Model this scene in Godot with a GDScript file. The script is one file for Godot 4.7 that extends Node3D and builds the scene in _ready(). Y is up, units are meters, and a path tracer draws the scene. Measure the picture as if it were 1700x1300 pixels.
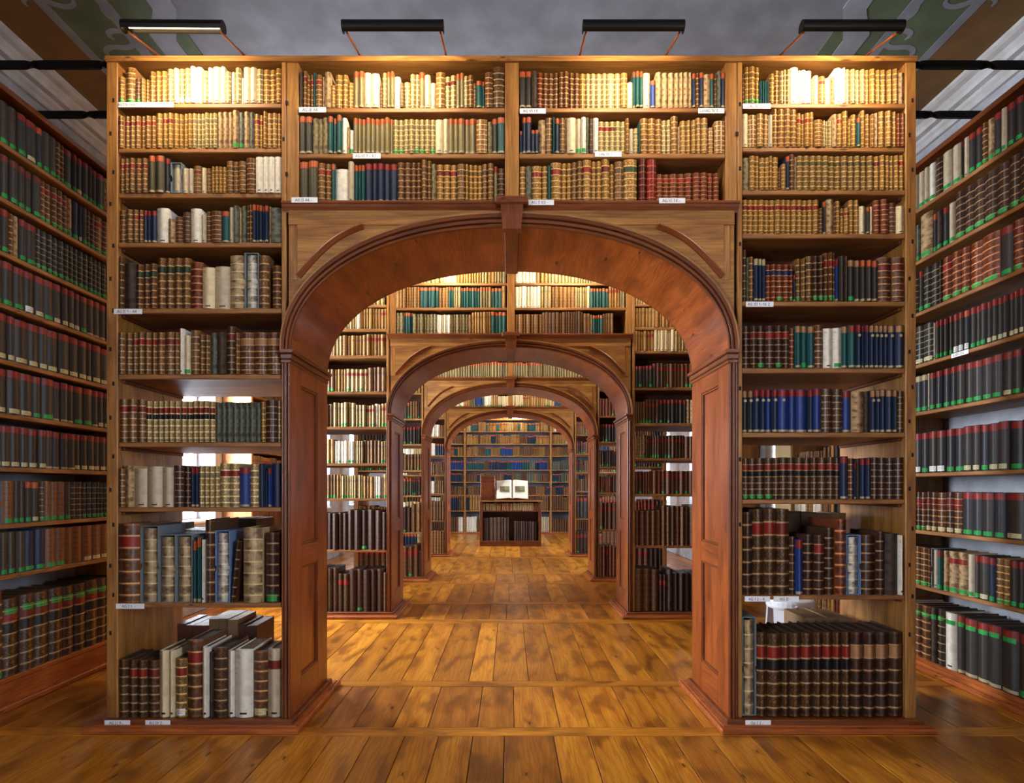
extends Node3D
# A library hall: four double-sided bookcases with arched passages stand across the room, wall bookcases line its sides.
# y is up, the camera looks along -z; "d" below is a distance in front of the camera, so z = -d.

const EYE := 1.29
const CASE_D := [3.2, 5.94, 8.28, 11.22]      # distance of the front face of each bookcase
const CASE_DEEP := 0.64
const WALL_X := 3.25                           # inner face of the side walls
const SHELF_X := 2.91                          # front of the wall bookcases
const CEIL := 4.14
const PXM := 310.0                             # size of the front bookcase drawing, units per metre
const A_HALF := 1.172                          # arch half width
const A_SPRING := 2.02
const A_RISE := 0.665
const LEDGE := 2.82

var rng := RandomNumberGenerator.new()
var used := {}
var M := {}
var U := {}        # shared meshes
var T := {}        # shared textures

# ------------------------------------------------------------------ small helpers
func numbered(called: String) -> String:
	var n: int = used.get(called, 0)
	used[called] = n + 1
	return called if n == 0 else "%s_%03d" % [called, n]

func tag(o: Node, label := "", category := "", group := "", kind := "") -> Node:
	if label: o.set_meta("label", label)
	if category: o.set_meta("category", category)
	if group: o.set_meta("group", group)
	if kind: o.set_meta("kind", kind)
	return o

func thing(called: String, label: String, category: String, at := Vector3.ZERO, turn := 0.0, group := "", kind := "") -> Node3D:
	var o := Node3D.new()
	o.name = numbered(called)
	add_child(o)
	o.position = at
	o.rotation.y = turn
	tag(o, label, category, group, kind)
	return o

func part(parent: Node, called: String, mesh: Mesh, mat: Material, at := Vector3.ZERO, rot := Vector3.ZERO) -> MeshInstance3D:
	var o := MeshInstance3D.new()
	o.name = numbered(called) if parent == self else called
	o.mesh = mesh
	if mat: o.material_override = mat
	o.position = at
	o.rotation = rot
	parent.add_child(o, true)
	return o

func tri(st: SurfaceTool, a: Vector3, b: Vector3, c: Vector3, n: Vector3, ua: Vector2, ub: Vector2, uc: Vector2, na = null, nb = null, nc = null) -> void:
	var flip := (b - a).cross(c - a).dot(n) > 0.0
	st.set_normal(n if na == null else na); st.set_uv(ua); st.add_vertex(a)
	if flip:
		st.set_normal(n if nc == null else nc); st.set_uv(uc); st.add_vertex(c)
		st.set_normal(n if nb == null else nb); st.set_uv(ub); st.add_vertex(b)
	else:
		st.set_normal(n if nb == null else nb); st.set_uv(ub); st.add_vertex(b)
		st.set_normal(n if nc == null else nc); st.set_uv(uc); st.add_vertex(c)

func grain_uv(p: Vector3, n: Vector3, g: int, off: Vector2) -> Vector2:
	var a := n.abs()
	var k := 0 if a.x >= a.y and a.x >= a.z else (1 if a.y >= a.z else 2)
	if k == g:
		var o1 := (g + 1) % 3
		var o2 := (g + 2) % 3
		return Vector2(p[o1] * 0.15, p[o2]) + off
	return Vector2(p[g] * 0.5, p[3 - g - k]) + off

func quad_flat(st: SurfaceTool, p: Array, out_dir: Vector3, g: int, off: Vector2) -> void:
	var n: Vector3 = (p[1] - p[0]).cross(p[2] - p[0]).normalized()
	if n.dot(out_dir) < 0: n = -n
	var uv := []
	for v in p: uv.append(grain_uv(v, n, g, off))
	tri(st, p[0], p[1], p[2], n, uv[0], uv[1], uv[2])
	if p.size() == 4: tri(st, p[0], p[2], p[3], n, uv[0], uv[2], uv[3])

func add_box(st: SurfaceTool, c: Vector3, s: Vector3, b := 0.003, g := -1, off := Vector2.ZERO) -> void:
	# a box with chamfered edges; g is the axis that the wood grain follows
	var h := s * 0.5
	if g < 0: g = 0 if s.x >= s.y and s.x >= s.z else (1 if s.y >= s.z else 2)
	b = minf(b, minf(h.x, minf(h.y, h.z)) * 0.45)
	for k in 3:
		var i := (k + 1) % 3
		var j := (k + 2) % 3
		for sg in [-1.0, 1.0]:
			var q := []
			for w in [[-1, -1], [1, -1], [1, 1], [-1, 1]]:
				var v := Vector3.ZERO
				v[k] = sg * h[k]; v[i] = w[0] * (h[i] - b); v[j] = w[1] * (h[j] - b)
				q.append(c + v)
			var n := Vector3.ZERO
			n[k] = sg
			quad_flat(st, q, n, g, off)
		for si in [-1.0, 1.0]:
			for sj in [-1.0, 1.0]:
				var q := []
				for w in [[-1, 0], [1, 0], [1, 1], [-1, 1]]:
					var v := Vector3.ZERO
					v[k] = w[0] * (h[k] - b)
					v[i] = si * (h[i] - (b if w[1] else 0.0)); v[j] = sj * (h[j] - (0.0 if w[1] else b))
					q.append(c + v)
				var n := Vector3.ZERO
				n[i] = si; n[j] = sj
				quad_flat(st, q, n, g, off)
	for sx in [-1.0, 1.0]:
		for sy in [-1.0, 1.0]:
			for sz in [-1.0, 1.0]:
				var s3 := Vector3(sx, sy, sz)
				quad_flat(st, [c + s3 * Vector3(h.x, h.y - b, h.z - b), c + s3 * Vector3(h.x - b, h.y, h.z - b), c + s3 * Vector3(h.x - b, h.y - b, h.z)], s3, g, off)

func begin() -> SurfaceTool:
	var st := SurfaceTool.new()
	st.begin(Mesh.PRIMITIVE_TRIANGLES)
	return st

func box_mesh(s: Vector3, b := 0.003, g := -1, vary := 0) -> Mesh:
	var key := "box%.4f,%.4f,%.4f,%.4f,%d,%d" % [s.x, s.y, s.z, b, g, vary]
	if not U.has(key):
		var st := begin()
		add_box(st, Vector3.ZERO, s, b, g, Vector2(fposmod(vary * 0.371, 1.0), fposmod(vary * 0.637, 1.0)))
		U[key] = st.commit()
	return U[key]

func board(parent: Node, called: String, mat: Material, lo: Vector3, hi: Vector3, b := 0.003, g := -1) -> MeshInstance3D:
	var s := (hi - lo).abs()
	return part(parent, called, box_mesh(s, b, g, rng.randi_range(0, 11)), mat, (lo + hi) * 0.5)

func prism(poly: PackedVector2Array, z0: float, z1: float, g := 0) -> Mesh:
	# a flat outline in x and y, from z0 to z1
	var st := begin()
	var idx := Geometry2D.triangulate_polygon(poly)
	for side in 2:
		var z := z1 if side else z0
		var n := Vector3(0, 0, 1 if (z1 > z0) == (side == 1) else -1)
		for k in range(0, idx.size(), 3):
			var p := []
			for m in 3: p.append(Vector3(poly[idx[k + m]].x, poly[idx[k + m]].y, z))
			quad_flat(st, p, n, g, Vector2.ZERO)
	var cw := Geometry2D.is_polygon_clockwise(poly)
	for k in poly.size():
		var a := poly[k]
		var b := poly[(k + 1) % poly.size()]
		var e := (b - a).normalized()
		var nn := Vector3(e.y, -e.x, 0) * (-1.0 if cw else 1.0)
		quad_flat(st, [Vector3(a.x, a.y, z0), Vector3(b.x, b.y, z0), Vector3(b.x, b.y, z1), Vector3(a.x, a.y, z1)], nn, g, Vector2.ZERO)
	return st.commit()

func sweep(path: Array, frames: Array, profile: Array, closed := false, uvs := 0.5, smooth_path := true) -> Mesh:
	# path: Vector3 points; frames: [side, up] at each; profile: Vector2 (side, up); faces lie between neighbouring profile points
	var st := begin()
	var np := profile.size()
	var length := 0.0
	for i in path.size() - 1:
		var l2: float = length + path[i].distance_to(path[i + 1])
		var acc := 0.0
		for j in (np if closed else np - 1):
			var a: Vector2 = profile[j]
			var b: Vector2 = profile[(j + 1) % np]
			var e := (b - a)
			var len2 := e.length()
			var nv := Vector2(e.y, -e.x).normalized()
			var p00: Vector3 = path[i] + frames[i][0] * a.x + frames[i][1] * a.y
			var p01: Vector3 = path[i] + frames[i][0] * b.x + frames[i][1] * b.y
			var p10: Vector3 = path[i + 1] + frames[i + 1][0] * a.x + frames[i + 1][1] * a.y
			var p11: Vector3 = path[i + 1] + frames[i + 1][0] * b.x + frames[i + 1][1] * b.y
			var n0: Vector3 = (frames[i][0] * nv.x + frames[i][1] * nv.y).normalized()
			var n1: Vector3 = (frames[i + 1][0] * nv.x + frames[i + 1][1] * nv.y).normalized()
			var u0 := Vector2(length * uvs, acc); var u1 := Vector2(l2 * uvs, acc)
			var w0 := Vector2(length * uvs, acc + len2); var w1 := Vector2(l2 * uvs, acc + len2)
			tri(st, p00, p10, p11, n0, u0, u1, w1, n0, n1, n1)
			tri(st, p00, p11, p01, n0, u0, w1, w0, n0, n1, n0)
			acc += len2
		length = l2
	return st.commit()

func tube_mesh(r: float, length: float, sides := 10) -> Mesh:
	var c := CylinderMesh.new()
	c.top_radius = r; c.bottom_radius = r; c.height = length; c.radial_segments = sides; c.rings = 1
	return c

func rod(parent: Node, called: String, a: Vector3, b: Vector3, r: float, mat: Material) -> MeshInstance3D:
	var o := part(parent, called, tube_mesh(r, a.distance_to(b), 10), mat, (a + b) * 0.5)
	var y := (b - a).normalized()
	var x := y.cross(Vector3(0.31, 0.17, 0.93)).normalized()
	o.basis = Basis(x, y, x.cross(y))
	return o

# ------------------------------------------------------------------ textures and materials
func noise(seed_: int, freq: float, oct := 3) -> FastNoiseLite:
	var n := FastNoiseLite.new()
	n.seed = seed_; n.frequency = freq; n.fractal_octaves = oct
	n.noise_type = FastNoiseLite.TYPE_SIMPLEX_SMOOTH
	return n

func image_of(w: int, h: int, data: PackedByteArray) -> ImageTexture:
	var im := Image.create_from_data(w, h, false, Image.FORMAT_RGB8, data)
	im.generate_mipmaps()
	return ImageTexture.create_from_image(im)

func wood_texture(seed_: int, light: Color, dark: Color, blotch: float, blotch_color: Color) -> ImageTexture:
	var w := 1024; var h := 512
	var data := PackedByteArray(); data.resize(w * h * 3)
	var n1 := noise(seed_, 1.0, 2); var n2 := noise(seed_ + 1, 1.0, 2); var n3 := noise(seed_ + 2, 1.0, 3)
	var knots := []
	var r := RandomNumberGenerator.new(); r.seed = seed_
	for k in 9: knots.append(Vector3(r.randf() * 2.0, r.randf(), r.randf_range(0.006, 0.013)))
	for x in w:
		var u := x / 512.0
		# the far end is blended into the near one so that the pattern repeats along the grain
		var mixin := clampf((u - 1.7) / 0.3, 0.0, 1.0)
		for y in h:
			var v := y / 512.0
			var bend := 0.0; var kd := 0.0
			for q in knots:
				var dx: float = (u - q.x) * 0.28; var dy: float = v - q.y
				var rr := dx * dx + dy * dy
				if rr < 0.02:
					var e: float = exp(-rr / (q.z * q.z * 5.0))
					bend += e * 0.02 * signf(dy)
					if rr < q.z * q.z * 0.6: kd = maxf(kd, 1.0 - rr / (q.z * q.z * 0.6))
			var vv := v + bend
			var a := n1.get_noise_2d(u * 0.9, vv * 9.0)
			var f := n2.get_noise_2d(u * 5.0, vv * 130.0)
			var bl := n3.get_noise_2d(u * 1.9, v * 4.4)
			if mixin > 0.0:
				a = lerpf(a, n1.get_noise_2d((u - 2.0) * 0.9, vv * 9.0), mixin)
				f = lerpf(f, n2.get_noise_2d((u - 2.0) * 5.0, vv * 130.0), mixin)
				bl = lerpf(bl, n3.get_noise_2d((u - 2.0) * 1.9, v * 4.4), mixin)
			var ring := 0.5 + 0.5 * sin((vv * 48.0 + a * 2.2) * TAU * 0.7)
			var m := clampf(0.20 + 0.26 * ring * ring + 0.34 * f + 0.32 * a, 0.0, 1.0)
			var c := light.lerp(dark, m)
			if blotch > 0.0: c = c.lerp(blotch_color, smoothstep(-0.05, 0.55, bl) * blotch)
			if kd > 0.0: c = c.lerp(dark.darkened(0.55), kd * 0.9)
			var o := (y * w + x) * 3
			data[o] = int(clampf(c.r, 0, 1) * 255); data[o + 1] = int(clampf(c.g, 0, 1) * 255); data[o + 2] = int(clampf(c.b, 0, 1) * 255)
	return image_of(w, h, data)

const BANDS := [0.155, 0.305, 0.455, 0.605, 0.755, 0.90]

func spine_texture(kind: String, seed_: int) -> ImageTexture:
	# one spine: u across the back of the book, v from its head to its foot; grey is tinted by the material
	var w := 128; var h := 512
	var data := PackedByteArray(); data.resize(w * h * 3)
	var n1 := noise(seed_, 0.018, 3); var n2 := noise(seed_ + 5, 0.11, 2); var n3 := noise(seed_ + 9, 0.03, 2)
	var base := 0.50
	var gilt := Color(1.0, 0.93, 0.72)
	for y in h:
		var v := float(y) / h
		var near_band := 1.0
		var cell := 0; var lo := 0.0; var hi := 1.0
		for k in BANDS.size():
			near_band = minf(near_band, absf(v - BANDS[k]))
			if v > BANDS[k]:
				cell = k + 1; lo = BANDS[k]
		if cell < BANDS.size(): hi = BANDS[cell]
		for x in w:
			var u := float(x) / w
			var a := n1.get_noise_2d(x * 1.5, y); var b := n2.get_noise_2d(x, y); var s := n3.get_noise_2d(x * 2.0, y * 0.5)
			var g := base
			var c := Color(1, 1, 1)
			if kind == "gilt" or kind == "band" or kind == "rich":
				g = base * (1.0 + 0.34 * a + 0.10 * b)
				c = Color(g, g, g)
				var gold := 0.0
				if near_band > 0.012 and near_band < 0.020: gold = 0.7
				if v < 0.025 or v > 0.975: gold = 0.6
				if kind != "band" and cell != 1 and cell < 6:
					# a flower in a lozenge and leaves in the corners of each compartment
					var q := (v - lo) / (hi - lo) * 2.0 - 1.0
					var p := (u - 0.5) * 2.2
					var l := absf(p) + absf(q)
					var rr := sqrt(p * p + q * q)
					if rr < 0.20 + 0.16 * absf(cos(atan2(q, p) * 2.0)): gold = 0.9
					if absf(l - 0.80) < 0.09: gold = 0.75
					if absf(absf(p) - 0.78) < 0.16 and absf(absf(q) - 0.66) < 0.15: gold = 0.7
					if kind == "rich" and l > 0.95: gold = maxf(gold, 0.55)
				elif kind == "band" and cell < 6 and absf((v - lo) / (hi - lo) - 0.5) < 0.10 and absf(u - 0.5) < 0.10: gold = 0.5
				if absf(u - 0.5) > 0.46: gold *= 0.3
				gold *= clampf(0.85 + 1.2 * s + 0.3 * b, 0.0, 1.0)
				c = c.lerp(gilt, gold)
			elif kind == "vellum":
				var soft := n1.get_noise_2d(x * 0.35, y * 0.55)
				g = 0.94 + 0.09 * soft + 0.02 * b
				c = Color(g, g * (0.985 + 0.03 * soft), g * (0.955 + 0.06 * soft))
				if soft > 0.30: c = c.lerp(Color(0.70, 0.61, 0.47), clampf((soft - 0.30) * 1.4, 0, 0.5))
				if v > 0.925 and v < 0.955 and u > 0.3 and u < 0.7: c = Color(0.24, 0.19, 0.14)
			elif kind == "worn":
				var soft := n1.get_noise_2d(x * 0.5, y * 0.8)
				g = 0.86 + 0.24 * soft + 0.05 * b
				c = Color(g, g, g)
				if soft < -0.12: c = c.lerp(Color(0.48, 0.38, 0.28), clampf((-0.12 - soft) * 1.6, 0, 0.55))
				if s > 0.30 and b > 0.1: c = c.darkened(0.22)
			elif kind == "cloth":
				g = 0.88 + 0.08 * a + 0.05 * sin(x * 2.1) * sin(y * 2.1) + 0.10 * b
				c = Color(g, g, g)
				if b > 0.52 and s > 0.0: c = c.lightened(0.25)
			elif kind == "marble":
				var q := absf(b + 0.35 * a)
				g = 0.30 if q < 0.10 else (0.62 if q < 0.24 else 0.95)
				c = Color(g, g * 0.92, g * 0.84)
				if near_band < 0.004: c = Color(0.35, 0.3, 0.2)
			elif kind == "ribbed":
				g = 0.72 + 0.14 * a + 0.10 * b
				c = Color(g, g, g)
				if near_band < 0.006: c = Color(1.0, 0.95, 0.8)
				if v > 0.10 and v < 0.30 and int(v * 60) % 2 == 0 and absf(u - 0.5) < 0.36 and b > -0.25: c = Color(1.0, 0.95, 0.8)
			var o := (y * w + x) * 3
			data[o] = int(clampf(c.r, 0, 1) * 255); data[o + 1] = int(clampf(c.g, 0, 1) * 255); data[o + 2] = int(clampf(c.b, 0, 1) * 255)
	return image_of(w, h, data)

func title_texture(lines: int) -> ImageTexture:
	# the printed lines of a title label, too small in the photograph to read
	var w := 64; var h := 64
	var im := Image.create(w, h, false, Image.FORMAT_RGB8)
	im.fill(Color(0.82, 0.82, 0.82))
	im.fill_rect(Rect2i(0, 3, w, 2), Color(1, 0.93, 0.7)); im.fill_rect(Rect2i(0, h - 5, w, 2), Color(1, 0.93, 0.7))
	var r := RandomNumberGenerator.new(); r.seed = 40 + lines
	for k in lines:
		var y := 12 + k * 42 / lines
		var x := 12 + r.randi_range(0, 6)
		while x < 50:
			var l := r.randi_range(2, 5)
			im.fill_rect(Rect2i(x, y, l, 5), Color(1, 0.95, 0.78))
			x += l + 2
	im.generate_mipmaps()
	return ImageTexture.create_from_image(im)

func sticker_texture() -> ImageTexture:
	var im := Image.create(64, 64, false, Image.FORMAT_RGB8)
	im.fill(Color(1, 1, 1))
	var r := RandomNumberGenerator.new(); r.seed = 77
	for k in 2:
		var x := 12
		while x < 50:
			var l := r.randi_range(2, 6)
			im.fill_rect(Rect2i(x, 16 + k * 20, l, 8), Color(0.55, 0.55, 0.55))
			x += l + 3
	im.generate_mipmaps()
	return ImageTexture.create_from_image(im)

func speckle_texture(seed_: int, lo: float, hi: float, freq: float) -> ImageTexture:
	var w := 512
	var data := PackedByteArray(); data.resize(w * w * 3)
	var a := noise(seed_, freq, 4).get_seamless_image(w, w)
	for y in w:
		for x in w:
			var g := int(lerpf(lo, hi, a.get_pixel(x, y).r) * 255)
			var o := (y * w + x) * 3
			data[o] = g; data[o + 1] = g; data[o + 2] = g
	return image_of(w, w, data)

func pages_texture() -> ImageTexture:
	var im := Image.create(64, 128, false, Image.FORMAT_RGB8)
	var r := RandomNumberGenerator.new(); r.seed = 5
	for x in 64:
		var g := r.randf_range(0.72, 1.0)
		im.fill_rect(Rect2i(x, 0, 1, 128), Color(g, g * 0.97, g * 0.92))
	im.generate_mipmaps()
	return ImageTexture.create_from_image(im)

func mat(called: String, color: Color, rough := 0.6, tex: Texture2D = null, metal := 0.0, spec := 0.5) -> StandardMaterial3D:
	if M.has(called): return M[called]
	var m := StandardMaterial3D.new()
	m.resource_name = called
	m.albedo_color = color
	m.roughness = rough
	m.metallic = metal
	m.metallic_specular = spec
	if tex: m.albedo_texture = tex
	M[called] = m
	return m

func triplanar(m: StandardMaterial3D, scale: float, world := true) -> StandardMaterial3D:
	m.uv1_triplanar = true
	m.uv1_world_triplanar = world
	m.uv1_scale = Vector3.ONE * scale
	return m

# tints of the bindings: [colour, word]
const TINT := {
	"a": [[Color(0.93, 0.70, 0.38), "tan"], [Color(0.72, 0.52, 0.32), "brown"], [Color(0.50, 0.35, 0.23), "dark brown"], [Color(1.0, 0.88, 0.64), "ivory-gold"]],
	"c": [[Color(0.95, 0.68, 0.37), "tan"], [Color(0.70, 0.46, 0.28), "brown"], [Color(0.46, 0.29, 0.20), "dark brown"], [Color(0.78, 0.40, 0.22), "red-brown"], [Color(0.90, 0.69, 0.40), "pale tan"]],
	"v": [[Color(0.93, 0.91, 0.86), "white"], [Color(0.90, 0.83, 0.68), "cream"], [Color(0.78, 0.72, 0.62), "stained grey"]],
	"p": [[Color(0.56, 0.50, 0.34), "olive"], [Color(0.74, 0.60, 0.42), "tan"], [Color(0.42, 0.43, 0.37), "grey-green"], [Color(0.29, 0.21, 0.15), "dark brown"]],
	"n": [[Color(0.11, 0.17, 0.29), "navy"], [Color(0.11, 0.23, 0.52), "blue"], [Color(0.09, 0.33, 0.33), "teal"], [Color(0.18, 0.18, 0.20), "charcoal"], [Color(0.21, 0.18, 0.155), "black"], [Color(0.32, 0.29, 0.20), "dark olive"], [Color(0.56, 0.50, 0.34), "olive"]],
	"m": [[Color(0.62, 0.42, 0.27), "brown"], [Color(0.34, 0.30, 0.27), "grey"]],
	"r": [[Color(0.72, 0.15, 0.11), "red"], [Color(0.45, 0.12, 0.09), "maroon"]],
	"k": [[Color(0.23, 0.21, 0.19), "black"], [Color(0.33, 0.25, 0.18), "brown-black"]],
	"w": [[Color(0.74, 0.63, 0.46), "cream-brown"], [Color(0.86, 0.82, 0.74), "pale"]],
}
const STYLE := {
	"a": ["gilt_leather_book", "gilt-tooled %s leather book", "gilt", true],
	"c": ["leather_book", "%s leather book", "band", true],
	"v": ["vellum_book", "%s vellum book", "vellum", false],
	"p": ["paper_bound_book", "%s paper-bound book", "worn", false],
	"n": ["cloth_bound_book", "%s cloth book", "cloth", false],
	"m": ["marbled_book", "%s marbled book", "marble", false],
	"r": ["morocco_book", "%s gilt morocco book", "rich", true],
	"k": ["half_leather_book", "%s half-leather book", "ribbed", true],
	"w": ["ribbed_vellum_book", "%s ribbed vellum book", "worn", true],
}
const LABELS := {
	"red": Color(0.62, 0.14, 0.09), "orange": Color(0.82, 0.36, 0.16), "tan": Color(0.72, 0.52, 0.34), "blue": Color(0.12, 0.17, 0.38),
	"green": Color(0.16, 0.26, 0.16), "olive": Color(0.36, 0.31, 0.14), "black": Color(0.10, 0.08, 0.07), "cream": Color(0.80, 0.72, 0.56), "maroon": Color(0.50, 0.15, 0.10),
}

func make_materials() -> void:
	T.pine = wood_texture(11, Color(0.98, 0.80, 0.56), Color(0.62, 0.42, 0.24), 0.25, Color(0.45, 0.28, 0.15))
	T.plank = wood_texture(23, Color(0.95, 0.76, 0.47), Color(0.62, 0.39, 0.18), 0.46, Color(0.38, 0.22, 0.10))
	for k in ["gilt", "band", "rich", "vellum", "worn", "cloth", "marble", "ribbed"]: T[k] = spine_texture(k, k.length() * 31 + 7)
	T.title2 = title_texture(2); T.title3 = title_texture(3)
	T.sticker = sticker_texture()
	T.plaster = speckle_texture(3, 0.80, 1.0, 0.012)
	T.pages = pages_texture()
	mat("front_wood", Color(0.70, 0.605, 0.43), 0.48, T.pine)
	mat("arch_wood", Color(0.62, 0.40, 0.26), 0.30, T.pine)
	mat("dark_wood", Color(0.50, 0.33, 0.22), 0.36, T.pine)
	mat("shelf_wood", Color(0.66, 0.56, 0.42), 0.55, T.pine)
	mat("inner_wood", Color(0.42, 0.25, 0.17), 0.6, T.pine)
	mat("plinth_wood", Color(0.70, 0.46, 0.28), 0.42, T.pine)
	for k in 4: mat("floor_%d" % k, [Color(0.82, 0.68, 0.34), Color(0.76, 0.62, 0.30), Color(0.86, 0.72, 0.37), Color(0.70, 0.56, 0.28)][k], 0.32, T.plank)
	mat("subfloor", Color(0.12, 0.08, 0.05), 0.9)
	mat("hole", Color(0.05, 0.035, 0.025), 0.9)
	triplanar(mat("plaster_wall", Color(0.66, 0.66, 0.69), 0.9, T.plaster), 0.7)
	triplanar(mat("plaster_ceiling", Color(0.50, 0.51, 0.55), 0.9, T.plaster), 0.5)
	triplanar(mat("paint_ochre", Color(0.46, 0.33, 0.16), 0.9, T.plaster), 0.5)
	triplanar(mat("paint_green", Color(0.35, 0.41, 0.31), 0.9, T.plaster), 0.5)
	triplanar(mat("paint_stripe", Color(0.52, 0.54, 0.59), 0.9, T.plaster), 0.5)
	triplanar(mat("paint_pale", Color(0.58, 0.60, 0.65), 0.9, T.plaster), 0.5)
	triplanar(mat("cornice", Color(0.74, 0.73, 0.73), 0.85, T.plaster), 0.7)
	mat("iron", Color(0.045, 0.04, 0.04), 0.45, null, 0.6)
	mat("lamp_metal", Color(0.10, 0.075, 0.055), 0.42, null, 0.5)
	mat("brass", Color(0.62, 0.36, 0.16), 0.35, null, 0.8)
	mat("card", Color(0.92, 0.92, 0.93), 0.7)
	mat("ink", Color(0.08, 0.08, 0.09), 0.8)
	mat("white_paint", Color(0.86, 0.86, 0.87), 0.5)
	mat("white_plastic", Color(0.88, 0.90, 0.94), 0.4)
	mat("case_grey", Color(0.44, 0.48, 0.50), 0.7)
	mat("case_blue", Color(0.40, 0.50, 0.66), 0.7)
	mat("case_inside", Color(0.16, 0.15, 0.14), 0.8)
	mat("blind", Color(0.88, 0.80, 0.62), 0.9)
	mat("pages", Color(0.52, 0.42, 0.31), 0.85, T.pages)
	mat("pages_dark", Color(0.30, 0.22, 0.16), 0.85, T.pages)
	mat("open_page", Color(0.93, 0.90, 0.82), 0.8)
	for k in ["sticker_green", "sticker_cream", "sticker_white"]:
		mat(k, {"sticker_green": Color(0.13, 0.62, 0.26), "sticker_cream": Color(0.78, 0.74, 0.56), "sticker_white": Color(0.90, 0.90, 0.88)}[k], 0.6, T.sticker)
	for k in LABELS: mat("label_" + k, LABELS[k], 0.5, T.title3 if k in ["red", "blue", "olive", "tan"] else T.title2)
	var g := mat("glass", Color(0.9, 0.95, 1.0, 0.12), 0.02)
	g.transparency = BaseMaterial3D.TRANSPARENCY_ALPHA
	var e := mat("lamp_glow", Color(1, 0.93, 0.8), 0.5)
	e.emission_enabled = true; e.emission = Color(1.0, 0.86, 0.62); e.emission_energy_multiplier = 6.0

func binding(style: String, tint: int) -> StandardMaterial3D:
	var key := "binding_%s%d" % [style, tint]
	return mat(key, TINT[style][tint][0], {"v": 0.5, "p": 0.75, "n": 0.5, "m": 0.45}.get(style, 0.36), T[STYLE[style][2]])

func ridge(style: String, tint: int) -> StandardMaterial3D:
	# the worn and gilded crowns of the raised bands
	var c: Color = TINT[style][tint][0]
	return mat("ridge_%s%d" % [style, tint], c.lerp(Color(1.0, 0.90, 0.66), 0.34 if style != "k" else 0.5), 0.36)

func boards_of(style: String, tint: int) -> StandardMaterial3D:
	var c: Color = TINT[style][tint][0]
	if style in ["a", "c", "r"]: c = Color(c.r * 0.62, c.g * 0.60, c.b * 0.60)
	return mat("boards_%s%d" % [style, tint], c, 0.6)

# ------------------------------------------------------------------ books
const BULGE := 0.055
func arc_z(u: float) -> float:
	var q := 2.0 * u - 1.0
	return BULGE * (1.0 - q * q)

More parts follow.
